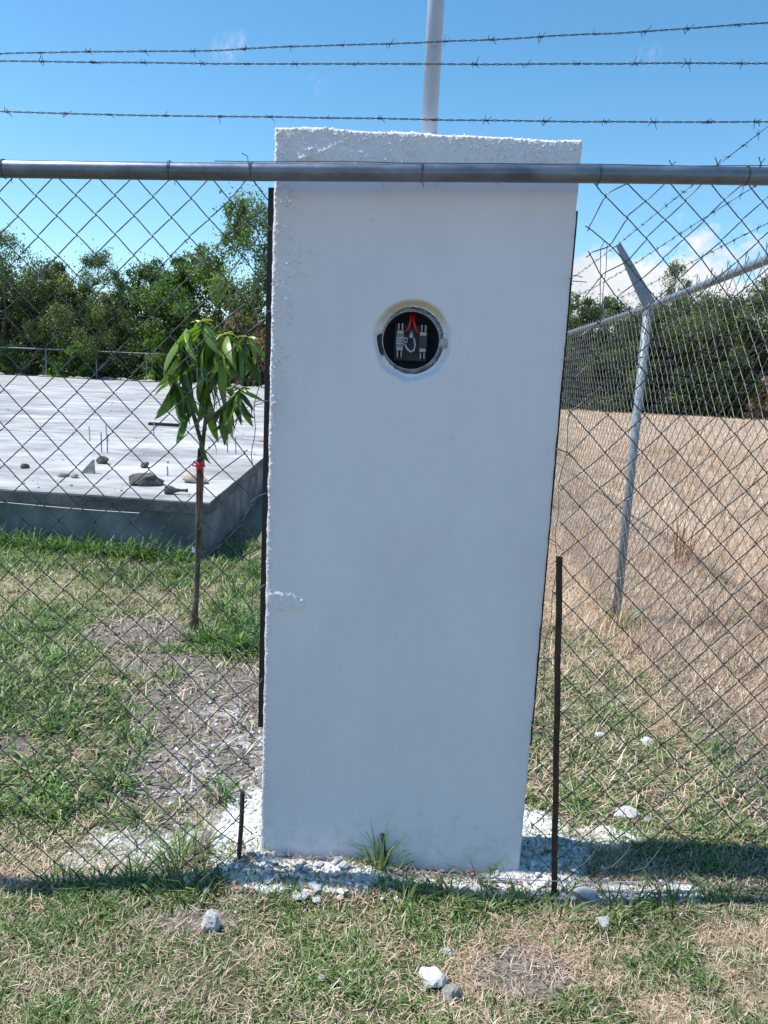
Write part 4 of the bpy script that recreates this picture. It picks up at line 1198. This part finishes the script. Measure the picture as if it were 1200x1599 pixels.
def tree_proto(kind, seed):
    rng = np.random.default_rng(seed); rr = random.Random(seed)
    P = {'broad': dict(h=8.2, w=3.3, n=24000, size=0.17, clump=0.75, nc=80, base=0.20, pal=[(0.030, 0.060, 0.016), (0.045, 0.085, 0.022), (0.065, 0.11, 0.03), (0.08, 0.13, 0.035)], sq=(1, 1, 0.75), droop=0.2),
         'airy': dict(h=8.6, w=2.6, n=17000, size=0.13, clump=0.62, nc=85, base=0.28, pal=[(0.050, 0.080, 0.032), (0.075, 0.105, 0.045), (0.095, 0.125, 0.055)], sq=(1, 1, 0.8), droop=0.6),
         'willow': dict(h=11.2, w=3.0, n=26000, size=0.165, clump=0.7, nc=120, base=0.12, pal=[(0.060, 0.090, 0.032), (0.085, 0.12, 0.042), (0.11, 0.145, 0.055)], sq=(0.8, 0.8, 1.3), droop=1.0),
         'scrub': dict(h=6.2, w=3.6, n=23000, size=0.14, clump=0.75, nc=75, base=0.05, pal=[(0.050, 0.072, 0.026), (0.070, 0.095, 0.035), (0.095, 0.115, 0.045)], sq=(1, 1, 0.8), droop=0.4),
         'bush': dict(h=3.4, w=2.6, n=8000, size=0.17, clump=0.6, nc=36, base=0.0, pal=[(0.026, 0.045, 0.014), (0.045, 0.070, 0.020), (0.06, 0.09, 0.03)], sq=(1, 1, 0.85), droop=0.3),
         'fern': dict(h=2.6, w=1.6, n=5200, size=0.17, clump=0.42, nc=34, base=0.02, pal=[(0.10, 0.17, 0.03), (0.13, 0.20, 0.04), (0.08, 0.14, 0.03)], sq=(1, 1, 0.6), droop=0.9),
         'dead': dict(h=3.2, w=2.0, n=4200, size=0.18, clump=0.5, nc=30, base=0.0, pal=[(0.20, 0.13, 0.085), (0.28, 0.19, 0.13), (0.16, 0.105, 0.07)], sq=(1, 1, 0.8), droop=0.8, gain=1.2)}[kind]
    h, w = P['h'], P['w']
    C, Rd = [], []
    limbs = MB()
    tr = MB()
    lean = rng.normal(0, 0.035, 2)
    th = h * (0.42 if P['base'] > 0.1 else 0.3)
    trunk = [(lean[0] * t * th + 0.08 * math.sin(t * 3 + seed), lean[1] * t * th, t * th) for t in np.linspace(0, 1, 8)]
    tr.tube(trunk, list(np.linspace(0.022 * h, 0.013 * h, 8)), 9)
    nl = 9
    tips = []
    for q in range(nl):
        az = q * 2.4 + rr.uniform(-0.4, 0.4); z0 = th * rr.uniform(0.45, 1.0)
        el = rr.uniform(0.35, 1.15); ln = w * rr.uniform(0.6, 1.0) + (h - z0) * 0.28
        pts = []
        for t in np.linspace(0, 1, 6):
            pts.append((trunk[-1][0] * z0 / th + math.cos(az) * math.cos(el) * ln * t + 0.12 * math.sin(5 * t + q), math.sin(az) * math.cos(el) * ln * t + 0.1 * math.sin(4 * t + q), z0 + (math.sin(el) * ln * t) * (1.15 - 0.15 * t)))
        tr.tube(pts, list(np.linspace(0.0095 * h, 0.002 * h, 6)), 6)
        tips += [np.array(pts[3]), np.array(pts[5])]
        for s in range(2):
            a2 = az + rr.uniform(-1.1, 1.1); b = np.array(pts[2 + s]); e = b + np.array([math.cos(a2) * 0.7, math.sin(a2) * 0.7, rr.uniform(0.3, 1.0)]) * w * 0.32
            tr.tube([b, (b + e) / 2 + np.array([0.05, 0.02, 0.06]), e], [0.004 * h, 0.003 * h, 0.0012 * h], 5); tips.append(e)
    for _ in range(P['nc']):
        if rng.uniform() < 0.35 and kind not in ('bush', 'dead', 'fern'):
            c = tips[rng.integers(0, len(tips))] + rng.normal(0, 0.25, 3)
            c = np.array(c)
        else:
            az = rng.uniform(0, 6.283); t = rng.uniform(0, 1)
            zz = h * (P['base'] + (0.97 - P['base']) * t)
            prof = math.sin(math.pi * min(1, 0.16 + 0.80 * t)) ** 0.6 * (0.75 + 0.35 * math.sin(az * 3 + seed) * math.sin(4 * t + seed))
            r_ = w * prof * math.sqrt(rng.uniform(0.12, 1))
            c = np.array([math.cos(az) * r_, math.sin(az) * r_, zz - 0.2])
        C.append(c); Rd.append(P['clump'] * rng.uniform(0.55, 1.35))
    C = np.array(C); C[:, 2] = np.clip(C[:, 2], 0.25, h - 0.3)
    Rd = np.array(Rd)
    V, col = leaf_cloud(C, Rd, P['n'], P['size'], rng, P['sq'], P['droop'], np.array(P['pal']) * P.get('gain', 1.35), aspect=0.42 if kind in ('willow', 'airy', 'fern') else 0.6)
    # stray sprays past the outline
    ns = P['n'] // 14
    k = rng.integers(0, len(C), ns)
    d = rng.normal(0, 1, (ns, 3)); d /= np.linalg.norm(d, axis=1)[:, None]
    pc = C[k] + d * (Rd[k] * rng.uniform(1.0, 1.7, ns))[:, None]
    V2, col2 = leaf_cloud(pc, np.full(ns, 0.12), ns * 2, P['size'] * 0.8, rng, pal=np.array(P['pal']) * P.get('gain', 1.35), droop=0.5)
    V = np.concatenate([V, V2]); col = np.concatenate([col, col2])
    V[:, 2] = np.maximum(V[:, 2], 0.02)
    q = np.arange(len(V)).reshape(-1, 4)
    return tr.mesh('trunk', True), np_mesh('crown', V, [q], col)


PROTO = {}
for kind, seeds in (('broad', (1, 2)), ('airy', (3, 4)), ('willow', (5,)), ('scrub', (6, 7)), ('bush', (8, 9)), ('fern', (10,)), ('dead', (11,))):
    PROTO[kind] = [tree_proto(kind, s) for s in seeds]
    for t_, c_ in PROTO[kind]: t_.materials.append(M['bark']); c_.materials.append(M['leaf'])


def tree(kind, x, y, height, label, rz, var=0, wide=1.0, name='tree', cat='tree', group=None):
    base_h = {'broad': 8.2, 'airy': 8.6, 'willow': 11.2, 'scrub': 6.2, 'bush': 3.4, 'fern': 2.6, 'dead': 3.2}[kind]
    s = height / base_h
    root = empty(name, (x, y, float(gz(np.array([x]), np.array([y]))[0]) - 0.03), rz, label, cat, group)
    root.scale = (s * wide, s * wide, s)
    t_, c_ = PROTO[kind][var % len(PROTO[kind])]
    obj('trunk', t_, None, root); obj('crown', c_, None, root)
    return root


LT = 'trees behind the slab'
tree('airy', -24.6, 49.5, 9.4, 'tall airy tree at the left edge of the picture', 0.3, 0, 1.2, group=LT)
tree('scrub', -21.3, 49.0, 7.6, 'rounded scrubby tree second from the left edge', 1.0, 0, 0.8, group=LT)
tree('airy', -19.0, 51.0, 8.8, 'slender tree with an open crown above the feathery bush', 2.1, 1, 0.95, group=LT)
tree('broad', -16.2, 53.0, 8.6, 'flat topped dark tree standing back between its neighbours', 0.7, 1, 0.8, group=LT)
tree('broad', -13.0, 49.5, 8.9, 'large dense dark green tree behind the sapling', 1.9, 0, 1.05, group=LT)
tree('willow', -8.9, 49.0, 12.2, 'tallest loose feathery tree close to the left edge of the pillar', 0.2, 0, 1.15, group=LT)
tree('airy', -27.5, 51.0, 9.0, 'airy tree just beyond the left edge of the picture', 0.9, 1, 1.2, group=LT)
tree('broad', -5.0, 50.5, 8.6, 'dense tree hidden behind the pillar left of its middle', 2.8, 0, 1.0, group=LT)
tree('scrub', -1.0, 50.0, 7.0, 'scrubby tree hidden behind the middle of the pillar', 3.3, 1, 1.0, group=LT)
tree('broad', 3.5, 51.0, 7.6, 'dense tree hidden behind the pillar right of its middle', 1.2, 1, 1.0, group=LT)
tree('scrub', -23.4, 52.5, 6.8, 'low scrub tree filling behind the left airy trees', 2.2, 1, 1.1, group=LT)
tree('scrub', -17.8, 48.2, 5.6, 'low scrub tree below the slender open crown', 0.4, 0, 0.8, group=LT)
tree('scrub', -10.6, 47.9, 4.8, 'low scrub tree between the dense tree and the feathery tree', 1.4, 1, 0.7, group=LT)
RT = 'trees beyond the dry field'
tree('broad', 8.6, 50.0, 6.9, 'dark green tree just right of the pillar beyond the field', 0.5, 0, 0.85, group=RT)
tree('scrub', 11.8, 50.5, 7.2, 'bushy tree behind the side fence post', 1.5, 0, 0.8, group=RT)
tree('broad', 14.6, 53.0, 7.6, 'dark tree behind the barbed wire arm', 2.5, 1, 0.8, group=RT)
tree('scrub', 15.9, 48.8, 6.8, 'pale olive bushy tree right of the side fence post', 0.9, 1, 0.85, group=RT)
tree('airy', 19.3, 55.0, 10.4, 'tall thin tree rising into the white cloud on the right', 3.0, 0, 0.6, group=RT)
tree('scrub', 19.3, 49.0, 7.4, 'broad olive bushy tree under the rail on the right', 2.0, 0, 0.9, group=RT)
tree('scrub', 23.2, 49.3, 8.3, 'olive bushy tree at the right edge of the picture', 2.9, 1, 0.95, group=RT)
tree('airy', 25.4, 53.0, 10.0, 'airy tree half cut by the right edge of the picture', 1.1, 1, 0.9, group=RT)
tree('scrub', 27.5, 50.0, 7.9, 'bushy tree just beyond the right edge of the picture', 0.1, 0, 1.0, group=RT)
tree('scrub', 21.6, 53.5, 7.0, 'low bushy tree filling behind the olive trees on the right', 0.8, 1, 1.1, group=RT)
tree('scrub', 17.6, 52.5, 6.6, 'low bushy tree behind the pale olive tree', 1.9, 0, 1.1, group=RT)
UB = 'undergrowth bushes along the trees'
for k, (x, y, h, wd) in enumerate([(-25.5, 48.0, 3.2, 1.1), (-22.6, 47.9, 2.9, 1.0), (-15.3, 47.9, 3.0, 1.2), (-12.3, 47.6, 2.4, 1.2), (-7.6, 47.7, 3.2, 1.0), (-3.9, 47.8, 3.0, 1.2), (0.4, 47.8, 3.0, 1.2), (4.6, 48.2, 3.2, 1.2)]):
    lab = ['dark undergrowth bush behind the far fence at the left edge of the picture', 'dark undergrowth bush left of the feathery light green bush', 'dark undergrowth bush right of the feathery light green bush', 'dark low bush behind the far fence left of the sapling crown', 'dark bush behind the far fence at the pillar edge', 'dark bush hidden behind the left half of the pillar', 'dark bush hidden behind the middle of the pillar', 'dark bush hidden behind the right half of the pillar'][k]
    tree('bush', x, y, h, lab, k * 1.1, k, wd, 'bush', 'bush', UB)
for k, (x, y, h, wd) in enumerate([(7.6, 48.2, 3.0, 1.0), (10.4, 47.8, 3.3, 1.0), (13.0, 47.6, 3.4, 1.1), (16.4, 47.2, 3.3, 1.1), (19.6, 46.9, 3.2, 1.1), (25.6, 47.2, 3.2, 1.1)]):
    lab = ['dark bush at the field end right beside the pillar', 'dark bush at the field end left of the side fence post', 'dark bush at the field end directly right of the side fence post', 'dark bush in the middle of the visible field end', 'dark bush left of the brown brush heap', 'dark bush beyond the right edge at the field end'][k]
    tree('bush', x, y, h, lab, k * 1.7, k + 1, wd, 'bush', 'bush', UB)
tree('fern', -19.2, 46.9, 2.7, 'feathery light green bush at the far fence behind the slab', 0.4, 0, 1.25, 'bush', 'bush')
tree('fern', -23.0, 47.1, 1.9, 'small light green bush at the far fence cut by the left edge', 1.4, 0, 1.0, 'bush', 'bush')
tree('fern', -14.1, 47.3, 3.4, 'yellow green bush hanging over the far fence left of the sapling', 2.2, 0, 0.75, 'bush', 'bush')
tree('dead', -8.6, 46.9, 4.9, 'heap of dry brown brush behind the sapling crown', 0.3, 0, 0.75, 'brush_heap', 'brush')
tree('dead', 22.0, 45.2, 2.5, 'heap of dry brown brush at the right end of the field', 1.3, 0, 1.0, 'brush_heap', 'brush')

# distant wood closing the view between the trunks
rng = np.random.default_rng(77)
C = np.stack([rng.uniform(-75, 80, 700), rng.uniform(57, 70, 700), rng.uniform(0.3, 4.4, 700)], -1)
V, col = leaf_cloud(C, rng.uniform(0.9, 1.8, 700), 75000, 0.9, rng, pal=np.array([(0.028, 0.046, 0.016), (0.045, 0.065, 0.022), (0.055, 0.08, 0.03)]), shell=0.3, aspect=0.7)
V[:, 2] = np.maximum(V[:, 2], 0.0)
tag(obj('far_wood', np_mesh('far_wood', V, [np.arange(len(V)).reshape(-1, 4)], col), M['leaf']), 'far mass of dark wood behind the trees', 'wood', kind='stuff')


# ------------------------------------------------------------------ sapling
def sapling():
    root = empty('sapling', (-1.138, 4.483, 0), 0, 'young sapling with large drooping leaves tied with a red ribbon', 'tree')
    off = Vector((-1.138, 4.483, 0))
    m = MB()
    base = [(-0.01, 0.0, -0.05), (0.0, 0.0, 0.0), (0.02, 0.0, 0.15), (0.036, 0.0, 0.45), (0.048, 0.005, 0.8), (0.055, 0.0, 1.08), (0.06, 0.0, 1.14)]
    m.tube(base, [0.034, 0.026, 0.019, 0.0155, 0.014, 0.0135, 0.013], 10)
    m.tube([(0.035, -0.012, 0.02), (0.026, -0.014, 0.2), (0.034, -0.018, 0.6), (0.036, -0.016, 1.0), (0.042, -0.01, 1.12)], [0.014, 0.011, 0.009, 0.008, 0.007], 7)
    tr = m.build('trunk', M['bark'], root, True)
    fork = (0.06, 0.0, 1.13)
    lines = [[fork, (0.015, 0.0, 1.28), (-0.045, -0.01, 1.46), (-0.06, 0.0, 1.65), (-0.035, 0.0, 1.80)],
             [fork, (0.075, 0.01, 1.30), (0.09, 0.0, 1.5), (0.07, 0.0, 1.70), (0.05, 0.0, 1.84)],
             [(0.085, 0.0, 1.42), (0.13, -0.02, 1.54), (0.17, -0.02, 1.68), (0.20, -0.02, 1.775)],
             [(0.075, 0.0, 1.28), (0.16, -0.05, 1.34), (0.24, -0.06, 1.42), (0.29, -0.07, 1.475)],
             [(0.13, -0.02, 1.56), (0.23, 0.03, 1.68), (0.31, 0.03, 1.765)],
             [(0.0, 0.0, 1.34), (-0.07, -0.03, 1.45), (-0.11, -0.03, 1.52)]]
    for L in lines:
        b = MB(); b.tube(L, list(np.linspace(0.013, 0.005, len(L))), 7); b.build('branch', M['bark'], root, True)
    # one leaf: long, pointed, folded along the midrib, drooping
    def leaf_mesh(seed, curl):
        rr = random.Random(seed); n = 7; V = []; Fc = []
        pz, px = 0.0, 0.0; ang = 0.1
        for k in range(n + 1):
            t = k / n
            wd = 0.125 * math.sin(math.pi * min(1, t * 0.93 + 0.05)) ** 0.85 * (1 - 0.35 * t) if k < n else 0.001
            V += [(px, -wd * 0.5 * 1.55, pz - wd * 0.32), (px, 0, pz), (px, wd * 0.5 * 1.55, pz - wd * 0.32)]
            ang += curl / n * rr.uniform(0.7, 1.3)
            px += math.cos(ang) / n; pz -= math.sin(ang) / n
        for k in range(n):
            a = k * 3
            Fc += [(a, a + 1, a + 4, a + 3), (a + 1, a + 2, a + 5, a + 4)]
        return V, Fc
    tints = [(0.065, 0.13, 0.022), (0.105, 0.19, 0.032), (0.17, 0.27, 0.045), (0.040, 0.09, 0.020), (0.28, 0.33, 0.05)]
    LM = {}
    for ti, c in enumerate(tints):
        for q, cu in enumerate((0.5, 1.0, 1.5)):
            V, Fc = leaf_mesh(ti * 5 + q, cu)
            b = MB(); b.add(V, Fc, c); me = b.mesh('leaf', True); me.materials.append(M['bigleaf']); LM[ti, q] = me
    rr = random.Random(5)

    def put(p, az, droop, ln, ti, q):
        o = obj('leaf', LM[ti, q], None, root)
        o.location = p; o.scale = (ln, ln * rr.uniform(1.0, 1.3), ln)
        o.rotation_euler = Matrix.Rotation(az, 4, 'Z').to_euler()
        o.matrix_local = Matrix.Translation(p) @ Matrix.Rotation(az, 4, 'Z') @ Matrix.Rotation(droop, 4, 'Y') @ Matrix.Rotation(rr.uniform(-1.0, 1.0), 4, 'X') @ Matrix.Diagonal((ln, ln * rr.uniform(1.0, 1.25), ln, 1))
    for li, (n, lo, ln) in enumerate(((40, 0.36, 0.26), (44, 0.34, 0.28), (30, 0.42, 0.27), (34, 0.42, 0.26), (26, 0.45, 0.26), (12, 0.45, 0.24))):
        L = [Vector(p) for p in lines[li]]
        for k in range(n):
            t = lo + (1 - lo) * (k / (n - 1)) ** 0.8
            f = t * (len(L) - 1); i = min(int(f), len(L) - 2); p = L[i].lerp(L[i + 1], f - i)
            az = k * 2.399 + rr.uniform(-0.9, 0.9)
            droop = rr.uniform(0.1, 0.7) if t > 0.88 else rr.uniform(0.6, 1.25)
            ti = rr.choice((0, 1, 1, 2, 3)) if t < 0.9 else rr.choice((1, 2, 2))
            put(p, az, droop, ln * rr.uniform(0.5, 1.08), ti, rr.choice((0, 1, 1, 2)))
        if li in (1, 2, 3, 4):
            for k in range(6): put(L[-1] + Vector((0, 0, 0.005)), k * 1.05, rr.uniform(-0.7, 0.1), rr.uniform(0.07, 0.11), 4, 1)
    for (x, y, z, az, dr, ln) in ((-0.02, -0.02, 1.32, 2.7, 1.2, 0.24), (-0.06, -0.02, 1.42, 3.3, 1.0, 0.26), (0.05, -0.02, 1.17, 2.4, 1.1, 0.15), (0.06, -0.02, 1.16, 4.4, 1.2, 0.17), (0.085, -0.01, 1.20, 0.1, 0.3, 0.15), (0.05, -0.02, 1.14, 4.9, 1.35, 0.14)):
        put(Vector((x, y, z)), az, dr, ln, 1, 2)
    red = simple('red_ribbon', (0.6, 0.03, 0.05), (0.75, 0.08, 0.09), 40, 0.5)
    b = MB(); b.lathe([(0.021, 1.0), (0.024, 1.008), (0.024, 1.03), (0.021, 1.04)], 12, at=(0.046, -0.006, 0.0))
    for s in (-1, 1):
        b.tube([(0.046, -0.03, 1.02), (0.046 + s * 0.03, -0.035, 1.045), (0.046 + s * 0.035, -0.035, 1.02), (0.05, -0.032, 1.015)], [0.008, 0.014, 0.014, 0.006], 6, flat=0.4)
    b.tube([(0.06, -0.03, 1.02), (0.075, -0.033, 0.96), (0.07, -0.033, 0.90), (0.08, -0.033, 0.86)], [0.005, 0.006, 0.005, 0.004], 5, flat=0.3)
    b.build('red_ribbon', red, root)
    b = MB(); b.box(0.008, 0.026, -0.035, -0.03, 0.50, 0.535, 0.0015); b.build('white_tag', simple('white_tag_paper', (0.75, 0.75, 0.75), None), root)
    return root


sapling()

# ------------------------------------------------------------------ rubble, stones and tufts
rock_near = [((0.189, 1.82), 0.085, M['pale_stone'], 'larger white stone of the pair lying in the front grass', 31, (1.0, 0.8, 0.75)),
             ((0.240, 1.772), 0.072, M['stone'], 'smaller grey stone beside the white one in the front grass', 32, (1.0, 0.8, 0.7)),
             ((-0.447, 1.985), 0.070, M['chunk'], 'pale rough lump in the grass left of the pillar foot', 33, (0.9, 0.8, 1.0)),
             ((0.963, 2.645), 0.085, M['chunk'], 'white plaster lump in the grass right of the pillar shadow', 34, (1.2, 0.9, 0.5)),
             ((1.03, 2.60), 0.05, M['stone'], 'small grey lump beside the white plaster lump on the right', 35, (1, 1, 0.6)),
             ((0.70, 2.20), 0.07, M['chunk'], 'white lump below the foot of the tall steel bar', 36, (1.3, 0.8, 0.6)),
             ((0.72, 2.08), 0.05, M['chunk'], 'small white lump in the grass in front of the steel bar', 37, (1.2, 0.9, 0.6)),
             ((1.26, 3.30), 0.06, M['chunk'], 'white lump in the grass strip far right of the pillar', 38, (1.2, 0.9, 0.6)),
             ((1.05, 3.32), 0.05, M['chunk'], 'small white lump midway in the grass strip right of the pillar', 39, (1.2, 0.9, 0.6)),
             ((-0.11, 1.81), 0.022, M['chunk'], 'tiny white lump in the front grass left of the two stones', 40, (1.2, 0.9, 0.7)),
             ((0.24, 1.93), 0.03, M['chunk'], 'tiny pale lump in the front grass behind the two stones', 41, (1.2, 0.9, 0.7))]
for (p, s, mt, lab, sd, sq) in rock_near:
    rock('stone' if 'stone' in lab else 'plaster_lump', (p[0], p[1], float(gz(*np.array(p))) + 0.006), s, mt, lab, sd, sq, 'stone' if 'stone' in lab else 'rubble', sub=3, sink=0.45)
CH = [rock_mesh('plaster_lump', 200 + k, 2, (1, random.uniform(0.6, 0.9), random.uniform(0.3, 0.6)), 1.2) for k in range(6)]
for me in CH: me.materials.append(M['chunk'])
rng = np.random.default_rng(9)
lumps = []
while len(lumps) < 120:
    x = rng.normal(-0.24, 0.17) if rng.uniform() < 0.72 else rng.uniform(0.52, 0.75); y = rng.normal(2.19, 0.05) if x < 0.4 else rng.normal(2.36, 0.06)
    if not pillar_clear(np.array(x), np.array(y), 0.015) or x < -0.62 or y > 2.48: continue
    lumps.append((0.010 + 0.042 * rng.uniform(0, 1) ** 2.4, x, y))
lumps.sort(reverse=True)
small = MB()
for k, (s_, x, y) in enumerate(lumps):
    mt = Matrix.Translation((x, y, float(gz(x, y)) + s_ * 0.22)) @ Matrix.Rotation(rng.uniform(0, 6), 4, 'Z') @ Matrix.Rotation(rng.normal(0, 0.35), 4, 'X') @ Matrix.Scale(s_, 4)
    if k < 26:
        o = obj('plaster_lump', CH[k % 6], None); o.matrix_world = mt
        tag(o, 'white plaster lump in the rubble at the foot of the pillar', 'rubble', 'white plaster lumps at the pillar foot')
    else:
        small.add([(mt @ v.co)[:] for v in CH[k % 6].vertices], [tuple(f.vertices) for f in CH[k % 6].polygons])
tag(small.build('plaster_rubble', M['chunk']), 'small broken plaster rubble heaped along the pillar foot', 'rubble', kind='stuff')
# fines
sv, sf = [], []
m = MB()
base_v = [v.co.copy() for v in CH[0].vertices]
oct_v = [Vector(p) for p in ((1, 0, 0), (-1, 0, 0), (0, 1, 0), (0, -1, 0), (0, 0, 1), (0, 0, -1))]
oct_f = [(0, 2, 4), (2, 1, 4), (1, 3, 4), (3, 0, 4), (2, 0, 5), (1, 2, 5), (3, 1, 5), (0, 3, 5)]
xs = rng.uniform(-1.2, 1.2, 16000); ys = rng.uniform(2.02, 3.7, 16000)
_, di_, wh_ = masks(xs, ys)
kp = (rng.uniform(0, 1, 16000) < np.maximum(wh_ * 0.9, di_ * 0.12)) & pillar_clear(xs, ys, 0.003)
for x, y in zip(xs[kp][:4200], ys[kp][:4200]):
    s = float(0.002 + 0.010 * rng.uniform(0, 1) ** 2.5); zc = float(gz(x, y))
    q = Matrix.Rotation(float(rng.uniform(0, 6)), 3, 'Z') @ Matrix.Rotation(float(rng.uniform(0, 6)), 3, 'X')
    m.add([q @ Vector((v.x * s * rng.uniform(0.6, 1.3), v.y * s * rng.uniform(0.6, 1.3), v.z * s * rng.uniform(0.6, 1.3))) + Vector((x, y, zc + s * 0.3)) for v in oct_v], oct_f)
mc = MB()
for k in range(260):
    u_, v_ = float(rng.uniform(0.15, 7.0)), float(0.15 + 14 * rng.uniform(0, 1) ** 2)
    p = S0 + SDX * u_ + SDY * v_; s_ = float(0.004 + 0.022 * rng.uniform(0, 1) ** 3)
    q = Matrix.Rotation(float(rng.uniform(0, 6)), 3, 'Z') @ Matrix.Rotation(float(rng.uniform(0, 6)), 3, 'X')
    mc.add([q @ Vector((v.x * s_, v.y * s_ * 0.8, v.z * s_ * 0.7)) + Vector((p[0], p[1], SZ + s_ * 0.4)) for v in oct_v], oct_f)
for k in range(120):
    u_ = float(rng.uniform(2, 22)); p = S0 + SDX * u_ + SDY * (SLAB_L - float(rng.uniform(0.1, 1.2))); s_ = float(0.05 + 0.16 * rng.uniform(0, 1) ** 2)
    mc.add([Vector((v.x * s_ * 1.8, v.y * s_, v.z * s_ * 0.6)) + Vector((p[0], p[1], SZ + s_ * 0.3)) for v in oct_v], oct_f)
tag(mc.build('slab_crumbs', M['stone']), 'small building crumbs scattered over the slab', 'rubble', kind='stuff')
tag(m.build('plaster_crumbs', M['chunk']), 'fine white plaster crumbs scattered round the pillar foot', 'rubble', kind='stuff')
xs = rng.uniform(-0.6, 0.75, 420); ys = rng.uniform(2.1, 2.32, 420)
m = MB()
for x, y in zip(xs, ys):
    if not pillar_clear(np.array(x), np.array(y), 0.02): continue
    s = float(0.003 + 0.006 * rng.uniform(0, 1) ** 2); zc = float(gz(x, y))
    q = Matrix.Rotation(float(rng.uniform(0, 6)), 3, 'Z') @ Matrix.Rotation(float(rng.uniform(0, 6)), 3, 'X')
    m.add([q @ Vector((v.x * s * 1.6, v.y * s, v.z * s * 0.7)) + Vector((x, y, zc + s * 0.5)) for v in oct_v], oct_f)
tag(m.build('clay_crumbs', simple('red_clay', (0.30, 0.13, 0.09), (0.48, 0.26, 0.19), 14, 0.95)), 'reddish clay crumbs mixed into the rubble at the pillar foot', 'rubble', kind='stuff')
xs = rng.uniform(-1.9, -0.3, 2600); ys = rng.uniform(2.6, 4.7, 2600)
_, di_, wh_ = masks(xs, ys)
kp = rng.uniform(0, 1, 2600) < di_
m = MB()
for x, y in zip(xs[kp], ys[kp]):
    s = float(0.003 + 0.012 * rng.uniform(0, 1) ** 3); zc = float(gz(x, y))
    q = Matrix.Rotation(float(rng.uniform(0, 6)), 3, 'Z') @ Matrix.Rotation(float(rng.uniform(0, 6)), 3, 'X')
    m.add([q @ (v * s) + Vector((x, y, zc + s * 0.2)) for v in oct_v], oct_f)
tag(m.build('earth_clods', simple('earth_clod', (0.08, 0.065, 0.055), (0.30, 0.25, 0.22), 9, 0.95)), 'small earth clods on the bare ground left of the pillar', 'soil', kind='stuff')

tuft('grass_tuft', 0.040, 2.262, 64, 0.020, (0.05, 0.19), (0.0028, 0.0055), (0.05, 1.15), (0.1, 0.9), 'green grass tuft growing against the middle of the pillar foot')
tuft('grass_tuft', 0.36, 2.262, 34, 0.035, (0.04, 0.15), (0.003, 0.005), (0.05, 0.9), (0.1, 0.8), 'thin grass tuft at the right part of the pillar foot')
tuft('grass_tuft', -0.62, 2.30, 60, 0.045, (0.08, 0.22), (0.004, 0.007), (0.1, 1.0), (0.2, 1.0), 'long bladed grass tuft left of the short rusty rod')
tuft('grass_tuft', -0.80, 2.52, 60, 0.05, (0.06, 0.16), (0.005, 0.008), (0.3, 1.2), (0.2, 0.9), 'spreading grass tuft on the pale ground left of the rod')
tuft('grass_tuft', -0.56, 2.68, 45, 0.04, (0.06, 0.15), (0.004, 0.007), (0.3, 1.2), (0.2, 0.9), 'grass tuft at the lower end of the bare earth patch')
tuft('grass_tuft', -0.98, 2.72, 50, 0.05, (0.06, 0.14), (0.005, 0.008), (0.3, 1.2), (0.2, 0.9), 'grass tuft left of the spreading tuft')
FR = [(-0.98, 2.19), (-0.86, 2.17), (-0.74, 2.18), (-0.60, 2.14), (-0.50, 2.13), (0.12, 2.13), (0.26, 2.14), (0.38, 2.12), (0.48, 2.15), (0.58, 2.10), (0.80, 2.12), (0.96, 2.14), (1.12, 2.15)]


def tuft_row(name, spots, n, spread, L, W, lean, curl, label, pal=GREENS):
    x, y, az = [], [], []
    for (cx, cy) in spots:
        r = np.abs(RNG.normal(0, spread, n)); a = RNG.uniform(0, 6.28, n)
        x.append(cx + r * np.cos(a)); y.append(cy + r * np.sin(a) * 0.7); az.append(a + RNG.normal(0, 0.6, n))
    x, y, az = np.concatenate(x), np.concatenate(y), np.concatenate(az)
    k = pillar_clear(x, y, 0.004) & ~in_slab(x, y, 0.01)
    x, y, az = x[k], y[k], az[k]; n = len(x)
    me = blades_mesh(name, x, y, RNG.uniform(*L, n), RNG.uniform(*W, n), RNG.uniform(*lean, n), RNG.uniform(*curl, n), az, pick(pal, n))
    tag(obj(name, me, M['grass']), label, 'grass', kind='stuff')


tuft_row('fence_foot_grass', FR, 60, 0.045, (0.05, 0.13), (0.0035, 0.007), (0.2, 1.2), (0.1, 0.9), 'long green grass along the foot of the street fence')
weed_pal = GREENS * 1.2
tuft_row('slab_weeds', [tuple(S0 + SDX * u + SDY * (-0.10 - 0.06 * random.random())) for u in np.arange(0.25, 3.6, 0.16)], 90, 0.07, (0.10, 0.30), (0.006, 0.012), (0.1, 1.0), (0.2, 1.1), 'tall green weeds along the front of the slab', weed_pal)
tuft_row('sapling_weeds', [(-0.95, 5.9), (-0.80, 5.5), (-0.72, 5.0), (-0.86, 4.6), (-0.98, 4.30), (-0.74, 4.45), (-0.66, 4.75), (-1.02, 4.85), (-0.82, 4.2), (-0.6, 4.3), (-1.02, 5.3)], 110, 0.085, (0.08, 0.22), (0.006, 0.013), (0.1, 1.1), (0.2, 1.0), 'leafy green weeds between the sapling and the pillar', weed_pal)
tuft('grass_tuft', 1.66, 5.02, 70, 0.05, (0.08, 0.22), (0.005, 0.010), (0.1, 1.0), (0.2, 0.9), 'yellow green tuft at the foot of the side fence post', pal=GREENS * np.array([1.7, 1.5, 0.8]))
tuft('dry_stalks', 2.75, 6.9, 24, 0.06, (0.25, 0.6), (0.006, 0.012), (0.0, 0.4), (0.0, 0.4), 'reddish dry weed stalks standing in the field behind the side fence', pal=np.array([(0.30, 0.10, 0.05), (0.36, 0.16, 0.08)]))
